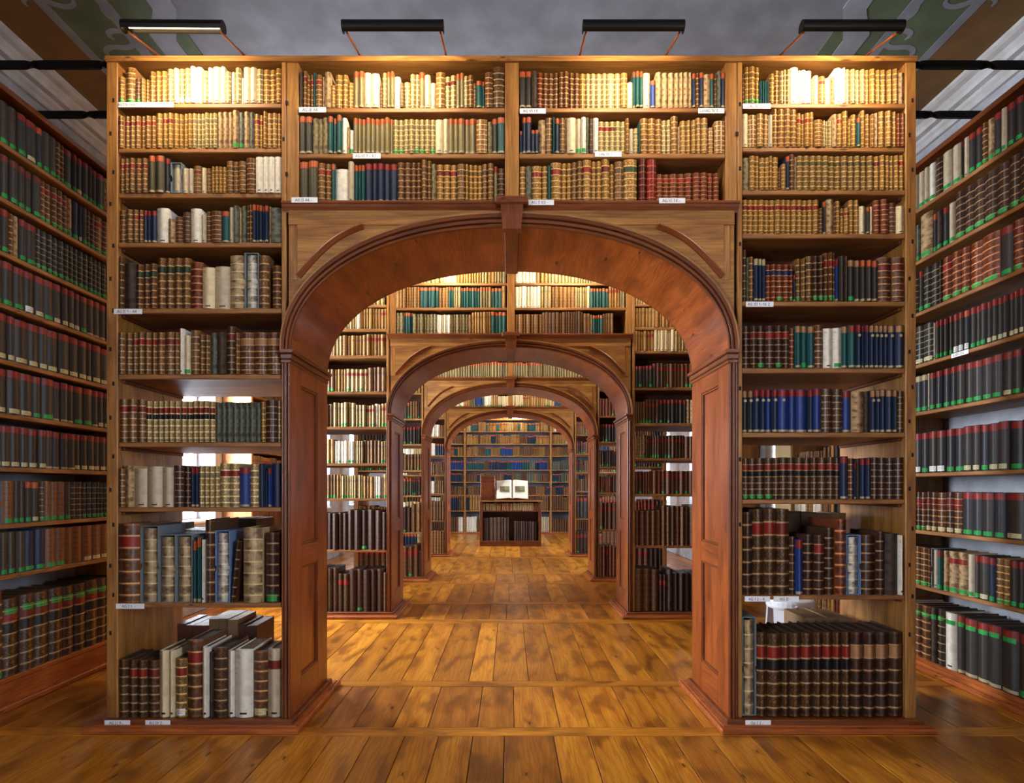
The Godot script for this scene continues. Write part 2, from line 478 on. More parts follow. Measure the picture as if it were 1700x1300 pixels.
func unit_meshes() -> void:
	# a book of width, height and depth 1; its back (spine) looks along +z and stands at z = 0
	var n := 8
	var st := begin(); var sb := begin()
	var wall := 0.055
	for k in n:
		var u0 := float(k) / n; var u1 := float(k + 1) / n
		var p0 := Vector3(u0 - 0.5, 0, arc_z(u0)); var p1 := Vector3(u1 - 0.5, 0, arc_z(u1))
		var n0 := Vector3((u0 - 0.5) * 1.5, 0, 1).normalized(); var n1 := Vector3((u1 - 0.5) * 1.5, 0, 1).normalized()
		var up := Vector3(0, 1, 0)
		tri(st, p0, p1, p1 + up, n0, Vector2(u0, 1), Vector2(u1, 1), Vector2(u1, 0), n0, n1, n1)
		tri(st, p0, p1 + up, p0 + up, n0, Vector2(u0, 1), Vector2(u1, 0), Vector2(u0, 0), n0, n1, n0)
		# head and foot caps of the spine
		var q0 := Vector3(lerpf(-0.5 + wall, 0.5 - wall, u0), 0, -0.03); var q1 := Vector3(lerpf(-0.5 + wall, 0.5 - wall, u1), 0, -0.03)
		for s in [0.0, 1.0]:
			var y := Vector3(0, s, 0)
			var nn := Vector3(0, 1 if s > 0 else -1, 0)
			tri(sb, p0 + y, p1 + y, q1 + y, nn, Vector2.ZERO, Vector2.ZERO, Vector2.ZERO)
			tri(sb, p0 + y, q1 + y, q0 + y, nn, Vector2.ZERO, Vector2.ZERO, Vector2.ZERO)
	for s in [-1.0, 1.0]:
		add_box(sb, Vector3(s * (0.5 - wall * 0.5), 0.5, -0.5), Vector3(wall, 1.0, 1.0), 0.008, 1)
	var m := st.commit()
	U.cover = sb.commit(m)
	U.pages = box_mesh(Vector3(0.885, 0.972, 0.95), 0.002, 1)
	# five raised bands across the spine
	for one in [true, false]:
		st = begin()
		for b in ([0.0] if one else BANDS):
			var y: float = 0.0 if one else 1.0 - b
			var hh := 0.0095
			for k in n:
				var u0 := float(k) / n; var u1 := float(k + 1) / n
				var up := 0.012
				var e0 := 0.5; var rows := [[-hh, 0.0], [-hh * 0.6, up], [hh * 0.6, up], [hh, 0.0]]
				for j in 3:
					var a0 := Vector3((u0 - 0.5), y + rows[j][0], arc_z(u0) + rows[j][1])
					var a1 := Vector3((u1 - 0.5), y + rows[j][0], arc_z(u1) + rows[j][1])
					var b0 := Vector3((u0 - 0.5), y + rows[j + 1][0], arc_z(u0) + rows[j + 1][1])
					var b1 := Vector3((u1 - 0.5), y + rows[j + 1][0], arc_z(u1) + rows[j + 1][1])
					var nn := Vector3((u0 + u1 - 1.0) * 0.75, [-1.0, 0.0, 1.0][j], 1).normalized()
					var v0: float = b - rows[j][0]; var v1: float = b - rows[j + 1][0]
					tri(st, a0, a1, b1, nn, Vector2(u0, v0), Vector2(u1, v0), Vector2(u1, v1))
					tri(st, a0, b1, b0, nn, Vector2(u0, v0), Vector2(u1, v1), Vector2(u0, v1))
		U["band" if one else "bands"] = st.commit()
	# a label pasted round the spine (whole width, then narrower ones)
	for w in [["label", 0.02, 0.98, 0.006], ["sticker", 0.10, 0.90, 0.010]]:
		st = begin()
		for k in n:
			var u0 := lerpf(w[1], w[2], float(k) / n); var u1 := lerpf(w[1], w[2], float(k + 1) / n)
			var p0 := Vector3(u0 - 0.5, 0, arc_z(u0) + w[3]); var p1 := Vector3(u1 - 0.5, 0, arc_z(u1) + w[3])
			var n0 := Vector3((u0 - 0.5) * 1.5, 0, 1).normalized(); var n1 := Vector3((u1 - 0.5) * 1.5, 0, 1).normalized()
			var t0 := float(k) / n; var t1 := float(k + 1) / n
			var up := Vector3(0, 1, 0)
			tri(st, p0, p1, p1 + up, n0, Vector2(t0, 1), Vector2(t1, 1), Vector2(t1, 0), n0, n1, n1)
			tri(st, p0, p1 + up, p0 + up, n0, Vector2(t0, 1), Vector2(t1, 0), Vector2(t0, 0), n0, n1, n0)
			var back0 := Vector3(p0.x, 0, arc_z(u0)); var back1 := Vector3(p1.x, 0, arc_z(u1))
			for s in [0.0, 1.0]:
				var y := Vector3(0, s, 0)
				tri(st, p0 + y, p1 + y, back1 + y, Vector3(0, 1 if s > 0 else -1, 0), Vector2.ZERO, Vector2.ZERO, Vector2.ZERO)
				tri(st, p0 + y, back1 + y, back0 + y, Vector3(0, 1 if s > 0 else -1, 0), Vector2.ZERO, Vector2.ZERO, Vector2.ZERO)
		U[w[0]] = st.commit()
	# a plain closed book for the rows far away: spine in colour, top and sides below the same tint
	st = begin()
	for k in 5:
		var u0 := float(k) / 5; var u1 := float(k + 1) / 5
		var p0 := Vector3(u0 - 0.5, 0, arc_z(u0)); var p1 := Vector3(u1 - 0.5, 0, arc_z(u1))
		var n0 := Vector3((u0 - 0.5) * 1.5, 0, 1).normalized(); var n1 := Vector3((u1 - 0.5) * 1.5, 0, 1).normalized()
		var up := Vector3(0, 1, 0)
		tri(st, p0, p1, p1 + up, n0, Vector2(u0, 1), Vector2(u1, 1), Vector2(u1, 0), n0, n1, n1)
		tri(st, p0, p1 + up, p0 + up, n0, Vector2(u0, 1), Vector2(u1, 0), Vector2(u0, 0), n0, n1, n0)
	for q in [[Vector3(-0.5, 0, 0), Vector3(-0.5, 1, 0), Vector3(-0.5, 1, -1), Vector3(-0.5, 0, -1), Vector3(-1, 0, 0)], [Vector3(0.5, 0, 0), Vector3(0.5, 1, 0), Vector3(0.5, 1, -1), Vector3(0.5, 0, -1), Vector3(1, 0, 0)],
			[Vector3(-0.5, 1, 0), Vector3(0.5, 1, 0), Vector3(0.5, 1, -1), Vector3(-0.5, 1, -1), Vector3(0, 1, 0)], [Vector3(-0.5, 0, -1), Vector3(0.5, 0, -1), Vector3(0.5, 1, -1), Vector3(-0.5, 1, -1), Vector3(0, 0, -1)]]:
		tri(st, q[0], q[1], q[2], q[4], Vector2(0.02, 0.97), Vector2(0.02, 0.97), Vector2(0.02, 0.97))
		tri(st, q[0], q[2], q[3], q[4], Vector2(0.02, 0.97), Vector2(0.02, 0.97), Vector2(0.02, 0.97))
	U.far_book = st.commit()

func pick(h: int, from: Array) -> Variant:
	return from[posmod(h, from.size())]

const ORD := ["first", "second", "third", "fourth", "fifth", "sixth", "seventh", "eighth", "ninth", "tenth", "eleventh", "twelfth", "thirteenth", "fourteenth", "fifteenth", "sixteenth", "seventeenth", "eighteenth", "nineteenth"]
const TENS := ["", "", "twent", "thirt", "fort", "fift"]
func ordinal(n: int) -> String:
	if n <= 19: return ORD[n - 1]
	var t: String = TENS[n / 10]
	return t + "ieth" if n % 10 == 0 else t + "y-" + ORD[n % 10 - 1]

func book(code: String, w: float, h: float, at: Vector3, turn: float, where: String, group: String, deep := 0.0, lean := 0.0) -> Node3D:
	var letter := code[0].to_lower()
	var labelled := code[0] != letter
	var tint := int(code[1])
	var flags := code.substr(2)
	var sty: Array = STYLE[letter]
	var tn: Array = TINT[letter][tint]
	var look: String = sty[1] % tn[1]
	var extra := ""
	if deep <= 0.0: deep = clampf(h * 0.70, 0.12, 0.275)
	var root := thing(sty[0], "", "book", at, turn, group)
	if lean != 0.0: root.rotation.z = lean
	var cover := MeshInstance3D.new()
	cover.name = "cover"
	cover.mesh = U.cover
	cover.set_surface_override_material(0, binding(letter, tint))
	cover.set_surface_override_material(1, boards_of(letter, tint))
	cover.scale = Vector3(w, h, deep)
	root.add_child(cover, true)
	var pg := part(root, "page_block", U.pages, M.pages_dark if letter in ["a", "c", "n", "k"] else M.pages, Vector3(0, h * 0.494, -deep * 0.505))
	pg.scale = Vector3(w, h, deep)
	if sty[3] and not "x" in flags:
		if w > 0.024:
			for k in BANDS.size():
				var b := part(root, "raised_band", U.band, ridge(letter, tint), Vector3(0, h * (1.0 - BANDS[k]), 0))
				b.scale = Vector3(w, h, deep)
		else:
			var b := part(root, "spine_ribs", U.bands, ridge(letter, tint))
			b.scale = Vector3(w, h, deep)
	var hsh := int(absf(at.x) * 977.0 + at.y * 613.0 + absf(at.z) * 331.0)
	var col := ""
	if letter == "n" and not "x" in flags:
		col = "red" if "r" in flags else ("tan" if "t" in flags else ("cream" if "c" in flags else ("blue" if "b" in flags else ("maroon" if "u" in flags else "orange"))))
		var l := part(root, "title_label", U.label, M["label_" + col], Vector3(0, h * 0.84, 0))
		l.scale = Vector3(w, h * 0.145, deep)
		if not ("g" in flags or "y" in flags or "w" in flags):
			var f := part(root, "foot_label", U.label, M.label_cream, Vector3(0, h * 0.012, 0))
			f.scale = Vector3(w, h * 0.05, deep)
		extra = " with %s label" % col
	elif labelled:
		col = "blue" if "b" in flags else ("olive" if "o" in flags else ("green" if "e" in flags else ("tan" if "t" in flags else ("maroon" if hsh % 3 == 0 else "red"))))
		var wide := "W" in flags
		var l := part(root, "title_label", U.label, M["label_" + col], Vector3(0, h * (0.60 if wide else 0.705), 0))
		l.scale = Vector3(w, h * (0.22 if wide else 0.128), deep)
		if "2" in flags:
			var l2 := part(root, "title_label", U.label, M.label_black, Vector3(0, h * 0.555, 0))
			l2.scale = Vector3(w, h * 0.12, deep)
		extra = " with %s label" % col
	if "d" in flags:
		var disc := part(root, "paper_disc", tube_mesh(0.5, 1.0, 14), M.label_cream, Vector3(0, h * 0.755, deep * BULGE), Vector3(PI / 2, 0, 0))
		disc.scale = Vector3(0.016, 0.0022, 0.016)
	for q in [["g", "sticker_green", 0.025, 0.095], ["y", "sticker_cream", 0.03, 0.10], ["w", "sticker_white", 0.03, 0.14], ["h", "sticker_green", 0.80, 0.075]]:
		if q[0] in flags:
			var sh: float = maxf(minf(q[3] * h, 0.036), 0.020)
			var s := part(root, "shelfmark_label", U.sticker, M[q[1]], Vector3(0, h * q[2], 0))
			s.scale = Vector3(w, sh, deep * 1.0)
	root.set_meta("label", look + ("" if where.begins_with("in slip") else extra) + ", " + where)
	return root

func slipcase(w: float, h: float, deep: float, at: Vector3, turn: float, where: String, group: String, blue := false) -> void:
	# an open-fronted card case with a half-round thumb notch in each side
	var t := 0.0035
	var root := thing("slipcase", ("blue" if blue else "grey") + " open-fronted card slipcase, " + where, "slipcase", at, turn, group)
	var m: Material = M.case_blue if blue else M.case_grey
	for s in [-1.0, 1.0]:
		var poly := PackedVector2Array([Vector2(-deep, 0), Vector2(0, 0)])
		var r := 0.017
		for k in 9:
			var a := -PI / 2 - PI * k / 8.0
			poly.append(Vector2(cos(a) * r, h * 0.47 + sin(a) * r))
		poly.append(Vector2(0, h)); poly.append(Vector2(-deep, h))
		var o := part(root, "side_board", prism(poly, 0.0, t), m, Vector3(s * (w * 0.5 - t * 0.5) + t * 0.5, 0, 0))
		o.rotation.y = -PI / 2
	part(root, "top_board", box_mesh(Vector3(w - 2 * t, t, deep), 0.0005), m, Vector3(0, h - t * 0.5, -deep * 0.5))
	part(root, "bottom_board", box_mesh(Vector3(w - 2 * t, t, deep), 0.0005), m, Vector3(0, t * 0.5, -deep * 0.5))
	part(root, "back_board", box_mesh(Vector3(w - 2 * t, h - 2 * t, t), 0.0005), M.case_inside, Vector3(0, h * 0.5, -deep + t * 0.5))

func fill_shelf(tokens: String, x0: float, x1: float, y: float, z: float, where: String, group: String) -> void:
	# one shelf of the front bookcase: "code,width,height,count" in drawing units (310 to the metre); "_" is a gap; "s" a slipcase with a book in it
	var items := []
	var total := 0.0; var gaps := 0.0
	for tk in tokens.split(" ", false):
		var f := tk.split(",")
		var w := float(f[1])
		var cnt := int(f[3]) if f.size() > 3 else 1
		for k in cnt:
			items.append([f[0], w, float(f[2]) if f.size() > 2 else 0.0])
			if f[0] == "_": gaps += w
			else: total += w
	var room := (x1 - x0) - 0.006 - gaps / PXM
	var k_ := room / (total / PXM)
	var x := x0 + 0.003
	var nth := 0
	for it in items:
		if it[0] == "_":
			x += it[1] / PXM
			continue
		nth += 1
		var w: float = it[1] / PXM * k_
		var h: float = it[2] / PXM * rng.randf_range(0.992, 1.008)
		var code: String = it[0]
		var lean := 0.0
		if "l" in code.substr(2): lean = 0.075
		if "j" in code.substr(2): lean = -0.10
		var back := rng.randf_range(0.004, 0.016)
		var wh := "%s along %s" % [ordinal(nth), where]
		if code[0] == "s":
			var deep := clampf(h * 0.72, 0.15, 0.27)
			slipcase(w - 0.001, h, deep, Vector3(x + w * 0.5, y + 0.0009, z - 0.006), 0.0, wh, group, "B" in code)
			var inner := code.replace("B", "").substr(1)
			book(inner, w - 0.018, h * 0.965 - 0.004, Vector3(x + w * 0.5, y + 0.0052, z - 0.022), 0.0, "in slipcase, " + wh, group, deep - 0.028)
		else:
			var p := Vector3(x + w * 0.5, y, z - back)
			if lean > 0.0: p.x += sin(lean) * h * 0.5 + 0.004
			if lean != 0.0: p.y += sin(absf(lean)) * w * 0.5
			book(code, w - 0.0012, h, p + Vector3(0, 0.0009, 0), 0.0, wh, group, 0.0, lean)
		x += w

func fill_wall(tokens: String, side: float, d0: float, d1: float, y: float, h: float, where: String, group: String, far_first: bool) -> void:
	# one shelf of a wall bookcase; the books look into the room. Widths are relative.
	var items := []
	var total := 0.0
	for tk in tokens.split(" ", false):
		var f := tk.split(",")
		var cnt := int(f[2]) if f.size() > 2 else 1
		for k in cnt:
			var w := float(f[1]) * rng.randf_range(0.9, 1.1)
			items.append([f[0], w, h * (float(f[3]) if f.size() > 3 else 1.0) * rng.randf_range(0.985, 1.01)])
			total += w
	var k_ := (d1 - d0 - 0.004) / total
	var d := d1 if far_first else d0
	var dir := -1.0 if far_first else 1.0
	var nth := 0
	for it in items:
		nth += 1
		var w: float = it[1] * k_
		var p := Vector3(side * (SHELF_X + rng.randf_range(0.010, 0.020)), y + 0.0009, -(d + dir * w * 0.5))
		var wh := "%s along %s" % [ordinal(nth), where]
		if it[0][0] == "s":
			slipcase(w - 0.001, it[2], 0.2, p, -side * PI / 2, wh, group)
			book(it[0].substr(1), w - 0.016, it[2] * 0.95, p + Vector3(side * 0.014, 0.005, 0), -side * PI / 2, "in slipcase, " + wh, group, 0.17)
		else:
			book(it[0], w - 0.0012, it[2], p, -side * PI / 2, wh, group)
		d += dir * w

# rows of books farther off: copies collected by binding
var heap := {}
func far_row(x0: float, x1: float, y: float, z: float, turn: float, hlo: float, hhi: float, mix: String) -> void:
	# along local x from x0 to x1 (a plain coordinate: world x when turn is 0, else distance)
	var x := x0
	var run := ""
	var left := 0
	var hgt := 0.0
	var wid := 0.0
	while x < x1 - 0.02:
		if left <= 0:
			run = mix.substr(rng.randi_range(0, mix.length() / 2 - 1) * 2, 2)
			left = rng.randi_range(1, 7)
			hgt = rng.randf_range(hlo, hhi)
			wid = rng.randf_range(0.024, 0.048) * clampf(hgt / 0.24, 0.85, 1.7)
		left -= 1
		var w := minf(wid * rng.randf_range(0.88, 1.12), x1 - x)
		var h := hgt * rng.randf_range(0.985, 1.015)
		var deep := clampf(h * 0.7, 0.12, 0.26)
		var s := rng.randf_range(0.004, 0.02)
		var pos := Vector3(x + w * 0.5, y, z - s)
		if turn > 0.1: pos = Vector3(z - s, y, -(x + w * 0.5))
		if turn < -0.1: pos = Vector3(z + s, y, -(x + w * 0.5))
		if absf(turn) > 3.0: pos = Vector3(x + w * 0.5, y, z + s)
		var b := Basis(Vector3.UP, turn)
		var letter := run[0].to_lower()
		var c: Color = TINT[letter][int(run[1])][0].srgb_to_linear()
		var q := rng.randf_range(0.8, 1.2)
		put(STYLE[letter][2], Transform3D(b * Basis.from_scale(Vector3(w - 0.001, h, deep)), pos), Color(c.r * q, c.g * q, c.b * q))
		if letter == "n": put("title", Transform3D(b * Basis.from_scale(Vector3(w - 0.001, h * 0.145, deep)), pos + Vector3(0, h * 0.84, 0)), (LABELS["red"] if int(run[1]) == 4 else LABELS["orange"]).srgb_to_linear())
		elif run[0] != letter: put("title", Transform3D(b * Basis.from_scale(Vector3(w - 0.001, h * 0.13, deep)), pos + Vector3(0, h * 0.70, 0)), LABELS["red"].srgb_to_linear())
		if mix.length() % 4 == 2 and rng.randf() < 0.3: put("sticker", Transform3D(b * Basis.from_scale(Vector3(w - 0.001, 0.024, deep)), pos + Vector3(0, h * 0.03, 0)), Color(0.13, 0.62, 0.26).srgb_to_linear())
		x += w

func put(kind: String, t: Transform3D, c: Color) -> void:
	if not heap.has(kind): heap[kind] = []
	heap[kind].append([t, c])

func flush_rows(called: String, label: String) -> void:
	var root := thing(called, label, "books", Vector3.ZERO, 0.0, "", "stuff")
	for kind in heap:
		var mm := MultiMesh.new()
		mm.transform_format = MultiMesh.TRANSFORM_3D
		mm.use_colors = true
		mm.mesh = U.label if kind == "title" else (U.sticker if kind == "sticker" else U.far_book)
		mm.instance_count = heap[kind].size()
		for i in heap[kind].size():
			mm.set_instance_transform(i, heap[kind][i][0])
			mm.set_instance_color(i, heap[kind][i][1])
		var o := MultiMeshInstance3D.new()
		o.name = {"title": "title_labels", "sticker": "shelfmark_labels", "band": "leather_spines", "gilt": "gilt_spines", "vellum": "vellum_spines", "worn": "paper_spines", "cloth": "cloth_spines", "marble": "marbled_spines", "ribbed": "ribbed_spines", "rich": "morocco_spines"}[kind]
		o.multimesh = mm
		var m := mat("row_" + kind, Color.WHITE, 0.55, T.title3 if kind == "title" else (T.sticker if kind == "sticker" else T[kind]))
		m.vertex_color_use_as_albedo = true
		o.material_override = m
		o.set_meta("kind", "stuff")
		root.add_child(o, true)
	heap = {}

# ------------------------------------------------------------------ the arched bookcases
func arch_points(a: float, b: float, n := 40) -> Array:
	var out := []
	var e := 2.0 / 2.12
	for k in n + 1:
		var t := PI * k / n
		var c := cos(t); var s := sin(t)
		out.append(Vector2(-signf(c) * a * pow(absf(c), e), b * pow(absf(s), e)))
	return out

func arch_sweep(profile: Array, z: float, n := 40) -> Mesh:
	# a moulding that follows the arch: profile x is the distance outwards, y the distance towards the viewer
	var pts := arch_points(A_HALF, A_RISE, n)
	var path := []; var frames := []
	for k in pts.size():
		var t: Vector2 = (pts[mini(k + 1, n)] - pts[maxi(k - 1, 0)]).normalized()
		if k == 0: t = Vector2(0, 1)
		if k == n: t = Vector2(0, -1)
		path.append(Vector3(pts[k].x, A_SPRING + pts[k].y, z))
		frames.append([Vector3(-t.y, t.x, 0) * lerpf(0.72, 1.1, sin(PI * k / n)), Vector3(0, 0, 1)])   # the moulding is wider at the crown
	return sweep(path, frames, profile)

const FEET_L := [170.0, 245.0, 319.5, 402.0, 512.0, 621.0, 734.0, 842.0, 1001.0, 1191.0]
const FEET_C := [178.0, 254.0, 334.5]
const FEET_R := [171.0, 243.0, 315.0, 387.5, 500.0, 611.0, 718.0, 829.0, 988.0, 1189.0]
const BAY_L := [-2.10, -1.222]
const BAY_CL := [-1.132, -0.024]
const BAY_CR := [0.05, 1.158]
const BAY_R := [1.247, 2.122]
func height(py: float) -> float: return EYE + (810.0 - py) / PXM

func bookcase(d: float, label: String) -> Node3D:
	var near := d < 4.0
	var c := thing("arched_bookcase", label, "bookcase", Vector3(0, 0, -d), 0.0, "arched bookcases across the hall")
	var zb := -CASE_DEEP
	var top := 3.60
	# uprights: two at the ends, two pairs beside the passage, one in the middle of the upper part
	for x in [[-2.16, -2.10], [2.122, 2.178]]: board(c, "end_upright", M.front_wood, Vector3(x[0], 0.045, zb), Vector3(x[1], top - 0.028, 0), 0.004, 1)
	for x in [[-1.222, -1.197], [1.222, 1.247]]:
		board(c, "upright", M.front_wood, Vector3(x[0], 0.059, zb), Vector3(x[1], top - 0.028, 0.0), 0.004, 1)
	for x in [[-1.196, -1.132], [1.158, 1.221]]: board(c, "upright", M.front_wood, Vector3(x[0], LEDGE, zb + 0.01), Vector3(x[1], top - 0.028, -0.004), 0.004, 1)
	board(c, "upright", M.front_wood, Vector3(-0.024, LEDGE, zb + 0.01), Vector3(0.05, top - 0.028, -0.003), 0.004, 1)
	board(c, "top_board", M.front_wood, Vector3(-2.165, top - 0.028, zb - 0.01), Vector3(2.183, top, 0.012), 0.005, 0)
	# shelves
	for q in [[BAY_L, FEET_L], [BAY_R, FEET_R]]:
		for k in 9:
			var y := height(q[1][k])
			board(c, "shelf", M.shelf_wood, Vector3(q[0][0] + 0.001, y - 0.026, zb + 0.01), Vector3(q[0][1] - 0.001, y, -0.002 - rng.randf() * 0.006), 0.004, 0)
	for q in [BAY_CL, BAY_CR]:
		for k in 2:
			var y := height(FEET_C[k])
			board(c, "shelf", M.shelf_wood, Vector3(q[0] + 0.001, y - 0.026, zb + 0.01), Vector3(q[1] - 0.001, y, -0.004), 0.004, 0)
	# mostly hidden boards between front and back rows, placed to darken the upper bays
	for q in [[BAY_L, height(612.0)], [BAY_R, height(600.0)], [BAY_CL, LEDGE], [BAY_CR, LEDGE]]:
		board(c, "shade_partition", M.inner_wood, Vector3(q[0][0], q[1], -0.345), Vector3(q[0][1], top - 0.028, -0.325), 0.001, 0)
	# cleats that carry the shelves on the end uprights
	for q in [[-2.10, -2.082, FEET_L], [2.104, 2.122, FEET_R]]:
		for k in range(1, 9):
			var y := height(q[2][k]) - 0.026
			board(c, "cleat", M.inner_wood, Vector3(q[0], y - 0.017, zb + 0.02), Vector3(q[1], y, -0.03), 0.003, 2)
	# ledge above the arch with its moulded front
	var ledge_shape := [Vector2(0.0, 0.0), Vector2(0.022, 0.0), Vector2(0.026, -0.004), Vector2(0.026, -0.014), Vector2(0.020, -0.018), Vector2(0.014, -0.030), Vector2(0.006, -0.040), Vector2(0.002, -0.046), Vector2(-0.002, -0.056)]
	var lp := []
	for v in ledge_shape: lp.append(Vector2(v.y, v.x))
	board(c, "ledge", M.shelf_wood, Vector3(-1.184, LEDGE - 0.045, zb + 0.01), Vector3(1.204, LEDGE, 0.0), 0.003, 0)
	part(c, "ledge_moulding", sweep([Vector3(-1.215, LEDGE, 0), Vector3(1.225, LEDGE, 0)], [[Vector3.UP, Vector3.BACK], [Vector3.UP, Vector3.BACK]], lp), M.dark_wood)
	# spandrel board above the arch, front and back
	var pts := arch_points(A_HALF, A_RISE, 40)
	for z in [-0.004, zb + 0.022]:
		var poly := PackedVector2Array([Vector2(-1.184, LEDGE - 0.045), Vector2(-1.184, A_SPRING)])
		for p in pts: poly.append(Vector2(p.x, A_SPRING + p.y + 0.002))
		poly.append(Vector2(1.204, A_SPRING)); poly.append(Vector2(1.204, LEDGE - 0.045))
		part(c, "spandrel_board", prism(poly, z - 0.018, z, 0), M.front_wood)
	board(c, "frieze", M.front_wood, Vector3(-1.184, LEDGE - 0.122, -0.004), Vector3(1.204, LEDGE - 0.045, 0.004), 0.002, 0)
	for s in [-1.0, 1.0]:
		board(c, "spandrel_stile", M.front_wood, Vector3(s * 1.137, 2.405, -0.005), Vector3(s * 1.182, 2.697, 0.0), 0.002, 1)
		# three-cornered panel with a curved bead under it
		var cx := 0.010
		var tri_pts := PackedVector2Array()
		var curve := []
		for k in 13:
			var t := k / 12.0
			var px := lerpf(-1.135, -0.787, t)
			var py := lerpf(2.425, 2.697, t) + 0.045 * sin(PI * t)
			curve.append(Vector2(px * (-s) + cx * (1.0 if s > 0 else 0.0), py))
			tri_pts.append(curve[k])
		tri_pts.append(Vector2(-1.135 * -s + cx * (1.0 if s > 0 else 0.0), 2.697))
		part(c, "spandrel_panel", prism(tri_pts, -0.003, 0.006, 0), M.front_wood)
		var path := []; var frames := []
		for k in 13:
			var tg: Vector2 = (curve[mini(k + 1, 12)] - curve[maxi(k - 1, 0)]).normalized() * (1.0 if s < 0 else -1.0)
			path.append(Vector3(curve[k].x, curve[k].y, -0.004))
			frames.append([Vector3(tg.y, -tg.x, 0) * (1.0), Vector3(0, 0, 1)])
		part(c, "bead_moulding", sweep(path, frames, [Vector2(-0.005, 0), Vector2(-0.005, 0.020), Vector2(0.002, 0.024), Vector2(0.008, 0.018), Vector2(0.018, 0.008), Vector2(0.022, 0.0)]), M.dark_wood)
	# soffit: the wooden underside of the arch
	var sp := []; var sf := []
	for p in pts:
		sp.append(Vector3(p.x, A_SPRING + p.y, 0)); sf.append([Vector3(0, 0, 1), Vector3(0, 0, 0)])
	for k in pts.size():
		var t: Vector2 = (pts[mini(k + 1, 40)] - pts[maxi(k - 1, 0)]).normalized()
		sf[k][1] = Vector3(-t.y, t.x, 0)
	var st := begin()
	for k in 40:
		var a: Vector3 = sp[k]; var b: Vector3 = sp[k + 1]
		var l := k * 0.075
		var back := Vector3(0, 0, zb + 0.004)
		for th in [0.0, 0.016]:
			var oa: Vector3 = a + sf[k][1] * th; var ob: Vector3 = b + sf[k + 1][1] * th
			var sg := -1.0 if th == 0.0 else 1.0
			tri(st, oa, ob, ob + back, sf[k][1] * sg, Vector2(0, l), Vector2(0, l + 0.075), Vector2(0.32, l + 0.075), sf[k][1] * sg, sf[k + 1][1] * sg, sf[k + 1][1] * sg)
			tri(st, oa, ob + back, oa + back, sf[k][1] * sg, Vector2(0, l), Vector2(0.32, l + 0.075), Vector2(0.32, l), sf[k][1] * sg, sf[k + 1][1] * sg, sf[k][1] * sg)
	part(c, "soffit", st.commit(), M.arch_wood)
	part(c, "archivolt", arch_sweep([Vector2(0.0, 0.0), Vector2(0.0, 0.016), Vector2(0.009, 0.020), Vector2(0.012, 0.008), Vector2(0.015, 0.008), Vector2(0.018, 0.026), Vector2(0.030, 0.030), Vector2(0.033, 0.018), Vector2(0.036, 0.018), Vector2(0.040, 0.034), Vector2(0.054, 0.040)], -0.006), M.dark_wood)
	part(c, "archivolt_lit_fillet", arch_sweep([Vector2(0.054, 0.030), Vector2(0.054, 0.044), Vector2(0.063, 0.046), Vector2(0.067, 0.036), Vector2(0.067, 0.0)], -0.006), M.front_wood)  # lighter wood stands for the light caught by the outer edge
	part(c, "archivolt", arch_sweep([Vector2(0.06, 0.0), Vector2(0.05, -0.02), Vector2(0.0, -0.02), Vector2(0.0, 0.0)], zb + 0.006), M.dark_wood)
	# keystone: a bracket on the front and a strip across the soffit
	var ks := PackedVector2Array([Vector2(-0.062, 0.155), Vector2(-0.048, 0.0), Vector2(0.048, 0.0), Vector2(0.062, 0.155)])
	part(c, "keystone", prism(ks, 0.0, 0.055, 1), M.dark_wood, Vector3(0.012, 2.655, 0))
	board(c, "keystone_cap", M.dark_wood, Vector3(-0.075, LEDGE - 0.035, 0), Vector3(0.10, LEDGE + 0.006, 0.066), 0.006, 0)
	board(c, "soffit_strip", M.dark_wood, Vector3(-0.028, A_SPRING + A_RISE - 0.022, zb), Vector3(0.052, A_SPRING + A_RISE + 0.005, 0.02), 0.004, 2)
	# piers on both sides of the passage: stiles, rails and sunk panels, capital, mouldings of the front edge
	for s in [-1.0, 1.0]:
		var xi: float = s * A_HALF              # face towards the passage
		var xo: float = s * (A_HALF + 0.013)
		var lo := 0.059; var hi := A_SPRING - 0.02
		for q in [[0.0, 0.16], [0.455, 0.64]]: board(c, "stile", M.arch_wood, Vector3(xi, lo, -q[1]), Vector3(xo + s * 0.006, hi, -q[0]), 0.003, 1)
		for q in [[lo, 0.23], [0.845, 0.965], [1.865, hi]]: board(c, "rail", M.arch_wood, Vector3(xi, q[0], -0.455), Vector3(xo + s * 0.006, q[1], -0.16), 0.003, 2)
		for q in [[0.23, 0.845], [0.965, 1.865]]:
			board(c, "panel", M.arch_wood, Vector3(xi + s * 0.016, q[0] - 0.01, -0.465), Vector3(xi + s * 0.022, q[1] + 0.01, -0.15), 0.001, 1)
			for e in [[q[0], q[0] + 0.012, 0.16, 0.455], [q[1] - 0.012, q[1], 0.16, 0.455], [q[0], q[1], 0.16, 0.172], [q[0], q[1], 0.443, 0.455]]:
				board(c, "panel_moulding", M.dark_wood, Vector3(xi + s * 0.005, e[0], -e[3]), Vector3(xi + s * 0.017, e[1], -e[2]), 0.004)
		# fluted front edge of the pier
		for q in [[0.0, 0.012, 0.012], [0.016, 0.030, 0.018], [0.034, 0.046, 0.010]]:
			board(c, "pier_moulding", M.dark_wood, Vector3(s * (A_HALF + q[0]), lo, -0.002), Vector3(s * (A_HALF + q[1]), hi, q[2]), 0.004, 1)
		# capital, three stepped boards that run round the pier
		for q in [[hi - 0.045, hi - 0.025, 0.008], [hi - 0.025, hi + 0.004, 0.016], [hi + 0.004, hi + 0.026, 0.028]]:
			board(c, "capital", M.dark_wood, Vector3(s * (A_HALF - q[2]), q[0], zb - q[2] * 0.5), Vector3(s * (A_HALF + 0.048), q[1], 0.012 + q[2]), 0.005, 2)
		# plinth under the bay: upper and lower step
		var a: float = s * (A_HALF - 0.024); var b: float = s * 2.20
